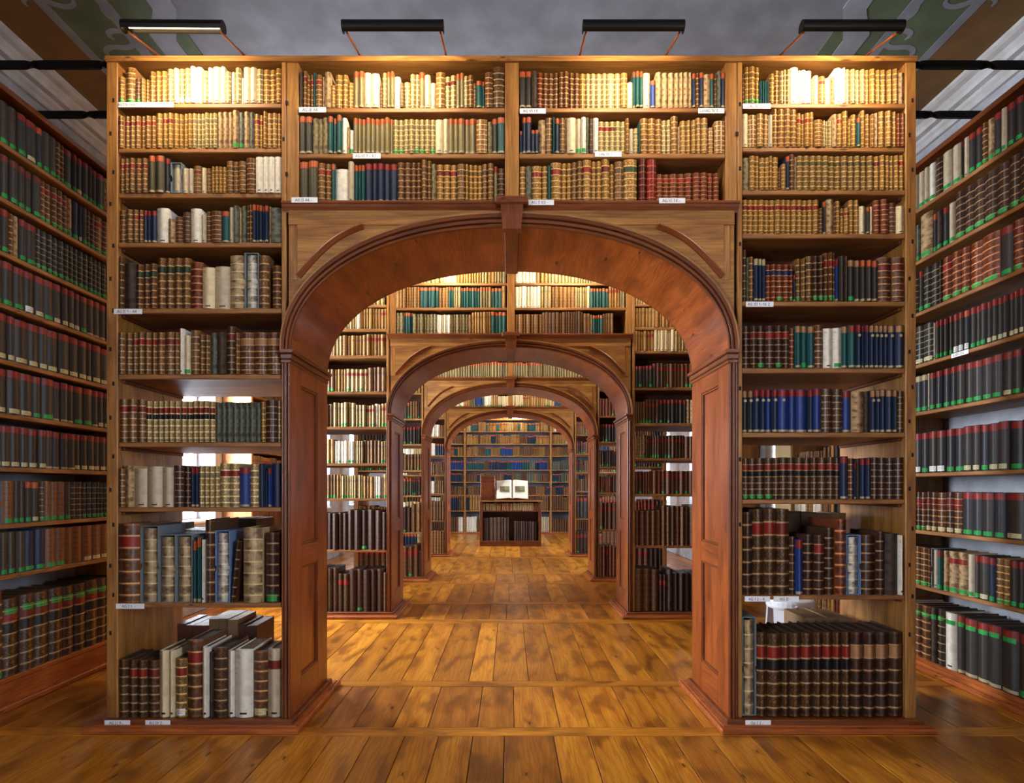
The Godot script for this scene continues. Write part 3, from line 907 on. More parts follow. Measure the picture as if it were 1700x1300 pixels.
		board(c, "plinth", M.dark_wood, Vector3(a, 0.030, zb - 0.03), Vector3(b, height(1191.5), 0.034), 0.006, 0)
		var a2: float = s * (A_HALF - 0.066); var b2: float = s * 2.235
		board(c, "plinth_step", M.plinth_wood, Vector3(a2, 0.0, zb - 0.085), Vector3(b2, 0.030, 0.088), 0.008, 0)
		board(c, "plinth_step", M.plinth_wood, Vector3(s * (A_HALF - 0.045), 0.028, zb - 0.06), Vector3(s * 2.218, 0.036, 0.052), 0.003, 0)
	if near:
		# peg holes in the uprights
		for x in [-1.203, 1.226, 2.15, -2.13]:
			for k in 16:
				var y := 0.5 + k * 0.19 + rng.randf_range(-0.02, 0.02)
				if absf(x) < 1.5 and y < 2.95 and rng.randf() < 0.5: continue
				board(c, "peg_hole", M.hole, Vector3(x - 0.006 + (0.008 if k % 2 else -0.008), y, -0.004), Vector3(x + 0.006 + (0.008 if k % 2 else -0.008), y + 0.022, 0.0006), 0.0002)
	return c

func shelf_card(case_: Node3D, text: String, px: float, py: float, wide := 41.0, z := 0.0035) -> void:
	var x := (px - 846.0) / PXM
	var y := height(py)
	var w := wide / PXM
	var card := part(case_, "shelf_label", box_mesh(Vector3(w, 0.028, 0.002), 0.0005), M.card, Vector3(x + w * 0.5, y - 0.014, z))
	var f := SystemFont.new()
	f.font_names = PackedStringArray(["Droid Sans"])
	var t := TextMesh.new()
	t.text = text; t.font = f; t.font_size = 24; t.pixel_size = 0.00088; t.depth = 0.0006; t.curve_step = 2.0
	var o := part(card, "lettering", t, M.ink, Vector3(-w * 0.04, 0, 0.0012))
	var wd := t.get_aabb().size.x
	if wd > w * 0.92: o.scale = Vector3(w * 0.92 / wd, 0.85, 1)

func picture_lamp(x: float, d: float, y: float, label: String, tilt := 0.0, energy := 1.0, turn := 0.0) -> void:
	# a hooded strip lamp on two arms that lean out from the top of a bookcase
	var r := thing("shelf_lamp", label, "lamp", Vector3(x, y, -d), turn, "strip lamps on top of the bookcases")
	var hw := 0.248
	var reach := 0.25
	part(r, "base_bar", box_mesh(Vector3(0.50, 0.022, 0.03), 0.002), M.brass, Vector3(0.012, 0.012, -0.045))
	var head := Vector3(0, -0.034, reach)
	# the hood is a trough, round at the front and open towards the books and the floor
	var prof := []
	for k in 15:
		var a := deg_to_rad(-75.0 + 250.0 * k / 14.0)
		prof.append(Vector2(cos(a), sin(a)) * 0.030)
	for k in 15:
		var a := deg_to_rad(175.0 - 250.0 * k / 14.0)
		prof.append(Vector2(cos(a), sin(a)) * 0.0285)
	var hood := part(r, "hood", sweep([Vector3(-hw, 0, 0), Vector3(hw, 0, 0)], [[Vector3(0, 0, 1), Vector3.UP], [Vector3(0, 0, 1), Vector3.UP]], prof, true), M.lamp_metal, head)
	hood.rotation = Vector3(-0.55 if tilt != 0.0 else 0.0, 0.0, tilt)
	for s in [-1.0, 1.0]:
		part(hood, "end_cap", tube_mesh(0.030, 0.004, 20), M.lamp_metal, Vector3(s * hw, 0, 0), Vector3(0, 0, PI / 2))
	part(hood, "lamp_tube", tube_mesh(0.010, hw * 1.8, 12), M.lamp_glow, Vector3(0, 0.006, 0.0), Vector3(0, 0, PI / 2))
	for s in [-1.0, 1.0]:
		rod(r, "arm", Vector3(s * 0.232, 0.028, -0.045), head + Vector3(s * 0.232, -0.018 + s * sin(tilt) * 0.232, -0.012), 0.0055, M.brass)
	var l := AreaLight3D.new()
	l.name = numbered("lamp_light")
	add_child(l)
	l.area_size = Vector2(hw * 1.7, 0.03)
	l.area_normalize_energy = true
	l.light_color = Color(1.0, 0.91, 0.76)
	l.light_energy = energy
	l.shadow_enabled = true
	l.area_range = 30.0
	var out := -1.0 if turn > 1.0 else 1.0
	l.position = Vector3(x, y - 0.066, -d + (reach - 0.018) * out)
	l.look_at_from_position(l.position, l.position + Vector3(0, -0.62, -0.78 * out), Vector3.UP)

func wall_case(side: float, d0: float, d1: float, feet: Array, ends: Array, label: String) -> Node3D:
	var c := thing("wall_bookcase", label, "bookcase", Vector3.ZERO, 0.0, "bookcases along the side walls")
	var xf := side * SHELF_X; var xb := side * (WALL_X - 0.01)
	for k in feet.size():
		var y: float = feet[k]
		if k == feet.size() - 1: continue
		board(c, "shelf", M.shelf_wood, Vector3(xf, y - 0.026, -d1 + 0.02), Vector3(xb, y, -d0 - 0.02), 0.004, 2)
	for e in ends: board(c, "upright", M.front_wood, Vector3(xf + side * 0.004, 0.02, -e - 0.02), Vector3(xb, 3.575, -e + 0.02), 0.004, 1)
	board(c, "top_board", M.dark_wood, Vector3(xf - side * 0.01, 3.575, -d1 - 0.02), Vector3(xb, 3.61, -d0 + 0.02), 0.006, 2)
	var low: float = feet[feet.size() - 1]
	board(c, "bottom_board", M.plinth_wood, Vector3(xf - side * 0.005, low - 0.03, -d1 - 0.02), Vector3(xb, low, -d0 + 0.02), 0.005, 2)
	board(c, "plinth", M.plinth_wood, Vector3(xf, 0.03, -d1), Vector3(xf + side * 0.025, low - 0.03, -d0), 0.003, 2)
	board(c, "plinth_step", M.plinth_wood, Vector3(xf - side * 0.025, 0.0, -d1), Vector3(xf + side * 0.02, 0.035, -d0), 0.010, 2)
	return c

# ------------------------------------------------------------------ the scene
func _ready() -> void:
	rng.seed = 20240611
	# camera: level, the lens shifted upwards as in an architectural photograph
	var cam := Camera3D.new()
	cam.name = "camera"
	add_child(cam)
	cam.position = Vector3(0, EYE, 0)
	cam.projection = Camera3D.PROJECTION_FRUSTUM
	cam.near = 0.05
	cam.far = 60.0
	cam.size = 0.05 * 1300.0 / 992.0
	cam.frustum_offset = Vector2(4.0, 160.0) / 992.0 * 0.05
	cam.current = true
	# daylight outside the windows
	var we := WorldEnvironment.new()
	we.name = "surroundings"
	var env := Environment.new()
	env.background_mode = Environment.BG_COLOR
	env.background_color = Color(0.86, 0.92, 1.0)
	env.background_energy_multiplier = 2.0
	env.tonemap_mode = Environment.TONE_MAPPER_LINEAR
	env.tonemap_exposure = 2.1
	env.sdfgi_enabled = true
	env.ssao_enabled = true
	env.ssil_enabled = true
	we.environment = env
	add_child(we)
	for w in WINDOWS:
		var l := AreaLight3D.new()
		l.name = numbered("daylight")  # area light behind each window, seen and unseen, in place of the sky
		add_child(l)
		l.area_size = Vector2(w[2] - w[1], 2.3)
		l.area_normalize_energy = true
		l.light_color = Color(0.92, 0.96, 1.0)
		l.light_energy = w[3]
		l.shadow_enabled = true
		l.area_range = 30.0
		l.look_at_from_position(Vector3(w[0] * (WALL_X + 0.42), 2.15, -(w[1] + w[2]) * 0.5), Vector3(0, 1.75, -(w[1] + w[2]) * 0.5), Vector3.UP)
	make_materials()
	unit_meshes()
	build_room()
	build_bookcases()
	build_books()
	build_far_rows()
	build_lamps()
	build_details()

# side, from, to (distance along the wall), energy of the daylight
const WINDOWS := [[-1.0, -2.4, -0.8, 28.0], [1.0, -2.4, -0.8, 22.0], [-1.0, 5.05, 6.6, 42.0], [1.0, 6.35, 7.6, 14.0], [-1.0, 9.4, 10.8, 12.0], [1.0, 9.4, 10.8, 8.0], [-1.0, 12.1, 13.6, 26.0], [1.0, 12.1, 13.6, 24.0]]  # near and far pairs are unseen, placed to light the front bookcase and end

func structure(called: String, label := "") -> Node3D:
	var o := Node3D.new()
	o.name = called
	add_child(o)
	o.set_meta("kind", "structure")
	if label: o.set_meta("label", label)
	return o

func build_room() -> void:
	var z_back := 4.0; var z_far := -17.25
	# floor: planks along the hall, divided by cross boards
	var fl := structure("floor", "golden brown plank floor with darker stains")
	board(fl, "subfloor", M.subfloor, Vector3(-3.7, -0.2, z_far - 0.3), Vector3(3.7, -0.024, z_back + 0.3), 0.0)
	var cuts := [-3.9, 0.4, 3.11, 3.22, 3.88, 3.99, 5.70, 5.86, 6.62, 6.75, 8.02, 8.13, 8.92, 9.05, 11.0, 11.12, 13.9, 17.2]
	for k in cuts.size() - 1:
		var a: float = cuts[k]; var b: float = cuts[k + 1]
		if b - a < 0.17:
			board(fl, "cross_board", M["floor_%d" % (k % 3)], Vector3(-3.24, -0.024, -b + 0.001), Vector3(3.24, 0.0, -a - 0.001), 0.0015, 0)
			continue
		var x := -3.24
		while x < 3.2:
			var w := rng.randf_range(0.16, 0.27) if b < 9 else rng.randf_range(0.24, 0.34)
			if x + w > 3.1: w = 3.24 - x
			var m := rng.randi_range(0, 3)
			board(fl, "plank", M["floor_%d" % m], Vector3(x + 0.002, -0.024, -b + 0.002), Vector3(x + w - 0.002, rng.randf_range(-0.0012, 0.0), -a - 0.001), 0.0018, 2)
			x += w
	# side walls with window openings
	for s in [-1.0, 1.0]:
		var wl := structure("wall_left" if s < 0 else "wall_right", "grey plastered wall behind the shelves")
		var d := -z_back
		var segs := []
		for w in WINDOWS:
			if w[0] == s:
				segs.append([d, w[1], 0.0, CEIL]); segs.append([w[1], w[2], 0.0, 0.95]); segs.append([w[1], w[2], 3.3, CEIL])
				d = w[2]
		segs.append([d, -z_far, 0.0, CEIL])
		for q in segs: board(wl, "wall_section", M.plaster_wall, Vector3(s * WALL_X, q[2], -q[1]), Vector3(s * (WALL_X + 0.35), q[3], -q[0]), 0.0)
	board(structure("wall_back"), "wall_section", M.plaster_wall, Vector3(-3.6, 0, z_back), Vector3(3.6, CEIL, z_back + 0.3), 0.0)
	board(structure("wall_far"), "wall_section", M.plaster_wall, Vector3(-3.6, 0, z_far - 0.3), Vector3(3.6, CEIL, z_far), 0.0)
	var n := 0
	for w in WINDOWS:
		n += 1
		var o := structure("window_%d" % n, "tall white casement window, mostly out of view")
		var x0: float = w[0] * (WALL_X + 0.20); var x1: float = w[0] * (WALL_X + 0.25)
		var lo := 0.95; var hi := 3.3
		for q in [[lo, lo + 0.07, w[1], w[2]], [hi - 0.07, hi, w[1], w[2]], [lo + 0.07, hi - 0.07, w[1], w[1] + 0.07], [lo + 0.07, hi - 0.07, w[2] - 0.07, w[2]]]:
			board(o, "window_frame", M.white_paint, Vector3(x0, q[0], -q[3]), Vector3(x1, q[1], -q[2]), 0.006)
		var mid: float = (w[1] + w[2]) * 0.5
		board(o, "mullion", M.white_paint, Vector3(x0, lo + 0.07, -mid - 0.035), Vector3(x1, hi - 0.07, -mid + 0.035), 0.006)
		board(o, "transom", M.white_paint, Vector3(x0, 2.45, -w[2] + 0.07), Vector3(x1, 2.52, -w[1] - 0.07), 0.006)
		for e in [[w[1] + 0.07, mid - 0.035], [mid + 0.035, w[2] - 0.07]]:
			for f in [[lo + 0.07, 2.45], [2.52, hi - 0.07]]:
				board(o, "pane", M.glass, Vector3(x0 + w[0] * 0.02, f[0], -e[1]), Vector3(x0 + w[0] * 0.024, f[1], -e[0]), 0.0)
		board(o, "window_sill", M.white_paint, Vector3(w[0] * (WALL_X - 0.03), 0.92, -w[2]), Vector3(x0, 0.95, -w[1]), 0.006, 2)
	# ceiling with painted bands
	var ce := structure("ceiling", "grey plaster ceiling with painted green and ochre borders")
	board(ce, "ceiling_slab", M.plaster_ceiling, Vector3(-3.6, CEIL, z_far - 0.3), Vector3(3.6, CEIL + 0.25, z_back + 0.3), 0.0)
	for s in [-1.0, 1.0]:
		for q in [[2.78, 3.12, "paint_ochre", 0.004], [2.72, 2.78, "paint_stripe", 0.006], [2.42, 2.72, "paint_green", 0.004], [2.35, 2.42, "paint_stripe", 0.006], [2.02, 2.35, "paint_green", 0.004]]:
			board(ce, "painted_band", M[q[2]], Vector3(s * q[0], CEIL - q[3], z_far), Vector3(s * q[1], CEIL, z_back), 0.0, 2)
		# pale border of the middle field, with stepped corners
		for q in [[-3.9, 3.55], [4.15, 8.6], [9.2, 13.0], [13.6, 17.2]]:
			board(ce, "painted_border", M.paint_pale, Vector3(s * 1.98, CEIL - 0.007, -q[1]), Vector3(s * 2.12, CEIL, -q[0]), 0.0, 2)
			var p := PackedVector2Array([Vector2(1.98, q[1]), Vector2(2.12, q[1]), Vector2(2.26, q[1] + 0.2), Vector2(2.26, q[1] + 0.42), Vector2(2.12, q[1] + 0.42), Vector2(2.12, q[1] + 0.25)])
			for k in p.size(): p[k].x *= s
			var o := part(ce, "painted_border", prism(p, 0.0, 0.0072), M.paint_pale, Vector3(0, CEIL, 0))
			o.rotation.x = PI / 2 * -1.0
			o.position.y = CEIL - 0.0072
		# painted scrolls
		for q in [[2.70, 3.50, 0.13, 0.4], [2.40, 3.53, 0.12, 2.2], [2.52, 3.86, 0.13, 1.0], [2.60, 4.06, 0.12, 3.4], [2.62, 3.18, 0.12, 5.0], [2.44, 3.72, 0.09, 4.2]]:
			var path := []; var fr := []
			var wide := []
			for k in 23:
				var t := k / 22.0
				# two volutes that turn opposite ways, thickest in the middle
				var a: float = q[3] + (4.4 * (0.5 - t) if t < 0.5 else 4.4 * (t - 0.5))
				var rr: float = q[2] * (0.25 + 1.5 * minf(t, 1.0 - t))
				var sg := -1.0 if t < 0.5 else 1.0
				path.append(Vector3(s * (q[0] + (cos(a) * rr - cos(q[3]) * q[2]) * sg), CEIL - 0.006, -(q[1] + (sin(a) * rr - sin(q[3]) * q[2]) * sg * 0.9)))
				wide.append(0.35 + 1.3 * sin(PI * t))
			for k in 23:
				var t: Vector3 = (path[mini(k + 1, 22)] - path[maxi(k - 1, 0)]).normalized()
				fr.append([t.cross(Vector3.UP) * wide[k], Vector3.UP])
			part(ce, "painted_scroll", sweep(path, fr, [Vector2(-0.014, 0.005), Vector2(-0.012, 0), Vector2(0.012, 0), Vector2(0.014, 0.005)]), M.paint_stripe)
		# plaster cornice
		var tr := structure("trim_1" if s < 0 else "trim_2", "white plaster cornice under the ceiling")
		var prof := [Vector2(0.0, -0.20), Vector2(0.022, -0.198), Vector2(0.028, -0.185), Vector2(0.028, -0.165), Vector2(0.045, -0.150), Vector2(0.050, -0.130), Vector2(0.018, -0.126), Vector2(0.018, -0.108), Vector2(0.060, -0.100), Vector2(0.070, -0.075), Vector2(0.095, -0.050), Vector2(0.130, -0.040), Vector2(0.150, -0.028), Vector2(0.150, 0.0)]
		var pr := []
		for v in prof: pr.append(Vector2(v.x, v.y))
		var fr2 := [[Vector3(-s, 0, 0), Vector3.UP], [Vector3(-s, 0, 0), Vector3.UP]]
		part(tr, "cornice", sweep([Vector3(s * WALL_X, CEIL, z_back), Vector3(s * WALL_X, CEIL, z_far)], fr2, pr), M.cornice)

const LEFT_FEET := [3.278, 2.96, 2.65, 2.35, 2.03, 1.72, 1.41, 1.08, 0.785, 0.19]
const RIGHT_FEET := [3.28, 2.91, 2.54, 2.17, 1.83, 1.395, 0.99, 0.60, 0.09]
var front_case: Node3D

func build_bookcases() -> void:
	front_case = bookcase(CASE_D[0], "large wooden bookcase with an arched passage, nearest to the viewer")
	bookcase(CASE_D[1], "wooden bookcase with an arched passage, seen through the first arch")
	bookcase(CASE_D[2], "wooden bookcase with an arched passage, third of the four")
	bookcase(CASE_D[3], "wooden bookcase with an arched passage, deepest of the four")
	wall_case(-1.0, 2.1, 4.9, LEFT_FEET, [2.1, 3.34, 4.48, 4.9], "tall wooden wall bookcase of red-labelled volumes at the left edge")
	wall_case(1.0, 2.1, 6.2, RIGHT_FEET, [2.1, 3.30, 4.48, 5.4, 6.18], "tall wooden wall bookcase of green-stickered volumes at the right edge")
	wall_case(-1.0, 6.75, 9.2, LEFT_FEET, [6.77, 8.0, 9.18], "wall bookcase beyond the first window, glimpsed behind the left bay")
	wall_case(1.0, 7.75, 9.2, RIGHT_FEET, [7.77, 9.18], "wall bookcase beyond the cream blind, glimpsed behind the right bay")
	# the last bookcase closes the far end of the hall
	var fc := thing("end_bookcase", "bookcase covering the whole end wall behind the display stand", "bookcase", Vector3(0, 0, -16.8))
	for x in [-2.9, -1.26, 1.16, 2.9]: board(fc, "upright", M.front_wood, Vector3(x - 0.03, 0.0, -0.33), Vector3(x + 0.03, 3.6, 0.0), 0.004, 1)
	for y in FAR_FEET: board(fc, "shelf", M.shelf_wood, Vector3(-2.87, y - 0.03, -0.33), Vector3(2.87, y, -0.005), 0.004, 0)
	board(fc, "top_board", M.front_wood, Vector3(-2.95, 3.6, -0.34), Vector3(2.95, 3.63, 0.01), 0.004, 0)
	board(fc, "plinth", M.plinth_wood, Vector3(-2.95, 0.0, -0.01), Vector3(2.95, 0.04, 0.02), 0.004, 0)
	board(fc, "back_board", mat("shaded_back", Color(0.40, 0.41, 0.46), 0.8), Vector3(-2.87, 0.0, -0.35), Vector3(2.87, 3.6, -0.33), 0.0, 0)  # wall tone darkened in the colour for the shade behind the books
	# written cards on the shelf edges
	for q in [["AG I 18-19 AG II 79", 197.0, 170.0, 45.0], ["AG III 1  -", 243.0, 170.0, 46.0], ["AG II 1 - 44", 189.5, 513.0, 47.0], ["AG I 1  -", 193.0, 1002.0, 47.0],
			["AG II 9 -", 181.0, 1191.5, 42.0], ["AG IV 2 -", 248.0, 1191.5, 41.0], ["AG III 68 -", 496.5, 178.5, 45.0], ["AG VI 1 - 10", 586.0, 255.0, 46.0],
			["AG VI 10 -", 863.0, 180.5, 43.0], ["LetAG IV 5 -", 1159.0, 180.0, 43.0], ["LAL IV 1 -", 987.5, 252.0, 44.0],
			["LAL IV 20", 1233.0, 172.5, 46.0], ["AG III 1-16 2", 1238.0, 501.0, 46.0], ["AG I 2 - 4", 1236.0, 990.0, 42.0], ["AG II -", 1284.0, 990.0, 42.0], ["Gp I 2 -", 1233.0, 1191.5, 42.0]]:
		shelf_card(front_case, q[0], q[1], q[2], q[3], 0.0355 if q[2] > 1100.0 else 0.0025)
	var wc := get_node("wall_bookcase_001") as Node3D
	shelf_card(wc, "G XIV 214 -", 846.0, 810.0, 46.0, 0.0)
	var card := wc.get_child(wc.get_child_count() - 1) as Node3D
	card.position = Vector3(SHELF_X - 0.002, 2.156, -3.86)
	card.rotation.y = -PI / 2
	for q in [["AG II 44 -", 487.0, 332.0], ["AG II 63 -", 876.0, 336.0], ["AG VI 14 -", 1092.0, 333.0]]: shelf_card(front_case, q[0], q[1], q[2], 43.0, 0.0285)

const FAR_FEET := [3.22, 2.88, 2.53, 2.19, 1.80, 1.46, 1.09, 0.65, 0.05]

const ROWS_L := [
	"a0g,9,43 c0g,16,60 c1g,10,41 a0,7,40 c0,6,39 c0,10,52 a0,9,52 a0,10,52 a3,10,56 v1,8,57 a3w,9,57 a3w,10,57 v0,8,60 v0,10,60 a3,10,53 v0,7,58 v2,13,60 v0,7,60 a3,9,52 v1,7,52 a3,9,58 v0,4,42 v1,11,59 v1,10,58 a3,10,56 a0,11,56 a0,10,55 a0,8,56",
	"C0,9,53,7 a0,11,57 A0,9,57,2 a0,9.5,57 a0,7,56 a0,8,57,2 a3,7,57,6 p1,9,60 p1,9,60 p1,8,60 p1g,10,62 p2g,9,59 p1,9,60 p2,8,60 A0,9,57 A0,7,55 a0,6,60 a0,9,57 a0,8,57 a0,7,57",
	"A1,9,57 A1,8,57 A1,9,57 A1,11,57 A1,10,57 n5,12,61 n5,14,61 n3r,9,58 _,2 sv2,18,50 v2,10,41 v2,8,41 A1,13,45 v1,8,42 a1,9,41 a0,6,43,4 a1,11,53 a1,10,52 a1,11,52 c1,16,58 v0,12,59 v0,9,59 v0,9,59 v0,11,60",
	"a1,12,54,2 A1,9,54 A1,8,54 n0r,7,53 n0r,5,53 n0r,10,53 v0,20,57 p1,11,39 c1,14,43 a2,12,50 v0,18,56 v2,8,46 c1,9,51 c1,17,52 n2,13,52 v2,7,58 p2,9,61 p1,4,58 p2,9,61 c1,4,62 a1,5,63 n0,7,63 n0,5,63 n0,6,62 n0,4,61 n0,6,61 p1,4,60 p2,17,57",
	"a2,8,86 p3,19,76 C1e,11,74,3 A1e,13,84,4 c3,19,77 v1,19,68 v2,24,70 w0,23,88 sw1,22,92 a1,16,88 _,6 c1,14,71",
	"a1,10,69,2 A1,9,69 A1,10,69 A1,10,69 A1,9,69 A1,12,69 A1,15,70 A1,8,69 v0,6,76 v1g,11,64 a1,14,72 a1,8,65,2 p2,11,68 p3,13,69 A2,14,79 a1,7,68 C1t,21,69,3",
	"A1,14,71,3 A32,9,68,12 p2,9,66,8 a0,7,67 c2,18,69 a3,6,68",
	"a1,10,64 p1,13,69 v2,23,64 v2,22,67 v2,18,66 c2,16,69 c2,11,68 n0r,7,66 n0r,6,66 a3,8,68,4 A3,16,72,2 n1r,16,66 a3,14,71 n0x,10,72 n0x,4,60 n1r,6,65 n0x,15,72",
	"C1,34,131 sw0,28,127 sw0,27,112 sw0,26,113 n2,8,104 n2,6,110 v0,6,105 a2,16,137 sBw1,23,120 c2j,8,103 _,14 w0,30,125 _,6 c2g,20,117 _,4",
	"a2,15,96 A2,14,95 A2,15,95 A2,18,94 v1,15,110 v1,9,110 C4w,18,98 C1,24,128 v0,10,117 p3,8,108 a2,20,116 v0,12,109 v0,27,113 c1y,22,109 V2,21,112",
]
const ROWS_CL := [
	"p3,7,60 A1,6,60 A1,5,53 A1,5,55 n2x,4,59 A1,10,54 p1,5,52 p1,10,59 a0,7,37 a0,11,54 a0,9,55 a0,9,42 n6,9,60 n6,9,59 v1,11,57 v1,14,55 c1,5,38 a3,7,57 n6,6,58 n6,6,59 v0,10,52 a1,6,40 a3,10,43 a3,8,56 a3,7,56 n6,9,59 v1,9,54 v1,9,42 c0,15,58 A3,9,52 A3,9,54 n6,7,57 n6,6,57 a3,7,52 a1,8,53 a1,5,40 n2,9,44 n2,5,44 c1,13,58 a2,19,67",
	"n4,11,62 n4,11,61 p0,10,59 p0,8,58 p0,9,59 n2,8,61 n2,7,59 n2,8,63 v0,9,58 p1,4,44 v0g,7,39 n6,7,58 n6,6,58 n6,8,57 n6,8,58 n6,7,57 n6,8,57 n6,9,57 n6,8,59 n6,6,57 a3g,9,56,2 a3,9,56,2 a3g,9,56,2 a3,9,56 a3g,9,56 v1,13,55 v1,9,57 n6,9,57 n6,8,57 n6,10,57 n6,9,57 n6,11,58 c0,19,55 p0,8,52 n4,9,58 n2,12,59",
	"n5,16,68 n5,16,69 A1,12,65 A1,10,64 n2,7,65 v0,22,56 v2,9,67 n2,8,63 n2,5,63 n2,6,62 n0r,12,65 n0r,10,65,2 n0r,11,64 n0r,12,64 c1,12,66 c1,11,66 c1,9,66,2 a1,9,70 a1,8,69 p0,8,63 A0,12,63,2 A0,11,62 a1,14,63 a0,5,63 a0,8,62,2 a0,7,61 a1,10,64 a1,9,64 n6r,7,60 c2,12,57",
]
const ROWS_CR := [
	"n4,10,60,2 p3,9,60 c3,9,58 c1,9,58,3 c1,7,58 c1,9,59 c1,9,58,2 a0,10,57 a3,8,57 a3,9,57 a3,10,57 a3,8,57 a3,13,57 a3,10,57 a0,11,57 v1,9,42 n2,5,61 n2,6,60,2 v1,12,58 n1,9,45 p1,10,58 p1,11,58 p1,10,58 p1,8,58 p1,7,58 p1,8,58 p1,6,58 n0,6,57 c1,6,57 n0,7,58 p1,10,54 n2,7,56 a2,5,56 p2,6,60 n0,7,58",
	"n0,5,38 n0,6,60 n0,8,60 n0,6,38,2 p1,11,56 a1,12,60 n2x,3,60 n0,8,58 a1,9,58 p1,3,60 v1,14,58 v2g,9,58 v0g,8,60 p2,5,60 a2,6,57 v0,9,58 A3,9,53,3 a3,9,54 a3,8,53 c0,6,57 v2,7,41 a3,8,42 n2x,3,52 c0,13,58 c0,12,58 c0,10,57 a3,8,55 a3,7,56 c0,11,62 p1,4,45 a0,10,55 a0,8,55 a0,7,55 a0,9,59 a0,10,59 c0,11,43 c0,17,54",
	"a0,11,60 p2,9,59 A0,18,61 a0,9,60 n2x,5,60 A0,18,66 a0,9,65 a0,8,65 a1,9,66 a1,9,68 A0,15,70 a0,8,67 a0,9,67 A0,14,72 a0,8,64 a1,15,67 A0e,23,71 _,3 r1,13,72 r0,16,71 C3,11,46 C3,11,46 C3,14,47 C3,12,47 C3,14,49 C3,12,49 C3,11,49,2 C3,9,48 _,10",
]
const ROWS_R := [
	"c1,4,50 a0g,7,61 a0g,9,61 a0g,8,61 n2x,4,37,4 a0,8,49 c0,9,55 a3,6,53 a3,6,57,2 v0,13,60 v0,4,55 v0,8,55 v0,9,53 a3,5,40 v1,8,47 A0,10,45 v1,10,43 p1,6,43 v0,12,59 v0,5,58 a3,9,57 a3,8,56 a3,8,56 a3,8,56 a0,8,56 a0,10,57 a0,8,56 a0,11,57 a0,9,56 a0,9,57 p1,10,51",
	"v1,9,55 c0,14,53 a0,10,54 a0,9,54 v2,7,53 c0,9,63 c0,10,63,2 c0,10,62 A0,7,55 A0,6,54 A0,8,55 a0,8,58 c0,13,44 a3,5,43,2 a3,6,43 p1,8,53 A0,9,54 a0,9,59 a0,5,45 a0,9,53 n2,7,48 a0,8,61 c0,8,55 c0,6,54 p1,7,56 a0,11,59,2 a0,7,58 c3,6,55 c3,7,55",
	"p0,11,54 a0,8,56 a0,7,56 a0,8,53 a0,7,53 a0,5,56 a0,9,54 c1,5,36 a0,7,43 n0,6,56 c1,8,59 p1,3,55 C4o,10,56,12 A0,9,55 a0,9,57 a0,7,57,2 a0,8,57 A0,8,58",
	"A0,8.6,56,14 c1,7,42 n4,6,54 p1,11,57 c1,3,52 a0,8,54 A0,5,42 A0,8,42 a0,9,56 a0,8,56 v1,10,46 n4,6,44 v1,6,45 C3,11,55 C3,13,56 c1,12,51 v1,13,46",
	"a2,7,86 p2,3,72 a1,8,74 n0c,7,71 n0c,6,71 n0c,6,70 C3b,9,61 C3b,8,61 C3bg,11,61 C3b,10,61 C3bg,6,61 n3r,5,44 a1g,8,71 a1,7,71 a1,11,74 c2g,9,75,2 C1g,8,80 C1g,6,80 C1g,5,80 n1r,6,71 n4x,9,75 p3,5,75 n4tg,12,69 n4t,9,69 n4,9,69,2 n4,10,68 C1,22,73 C1,20,73",
	"c2,12,70 C2,11,70 C2g,13,70 C2,15,70 C2g,12,70 C2,11,70 c3,9,66 n2t,9,70 n2tg,11,70 n2t,11,69 c1,14,72 v0,15,66 v0g,14,66 n2t,10,70 n2r,12,70 n0rd,9,71 n0r,5,71 n0r,7,71 n0td,8,71 n0td,7,71 n0td,8,71 n0td,8,71 n0td,11,71 n0td,14,71",
	"n3td,9,70 n3td,8,70 n0rd,11,71 n0rd,9,71 n1rd,10,71 n0rd,10,71 n1rd,17,71 n1r,13,71 n1r,18,71 n0r,9,71 n1r,13,72 a2,18,72 a2,16,72 n1r,15,69 p1,19,68 p3,11,68 n0td,9,70 n0td,7,70 n0t,9,71 n0t,11,71 n0t,7,70 a2,12,69",
	"A22g,10,68 A22g,12,68 A22g,13,68 A22g,13,68 A22,11,69 A22,13,69 A22,12,69 A22,13,69 A22,12,69 A22,11,69 A22,14,69 A22,12,69 A22,10,69 n0r,13,71 c1,9,68 n0r,3,60 p3,6,68 n0r,9,68 n0r,8,68 c2,12,69 c2,13,69 c2,14,69 c2,15,69",
	"c2,16,137 A2,18,143 A2,20,143 A2,21,142 a2,10,97 n1r,12,92 c2,17,100 C2,17,99 c2,17,112 c3,19,125 sBw1,23,100 c2,23,99 c2,14,106 p3,23,101 v0,7,99 _,3",
	"sw0,23,164 A22,18,137 A22,24,137 A22,13,137 A22,19,138 A22,21,137 A22,15,138 A22,17,138 A22,16,138 A22,14,138 C2t,22,139 C2t,20,139 C2t,23,139 C2t,22,139 _,4",
]
const SHELF_WORD := ["top", "second", "third", "fourth", "fifth", "sixth", "seventh", "eighth", "ninth", "lowest"]
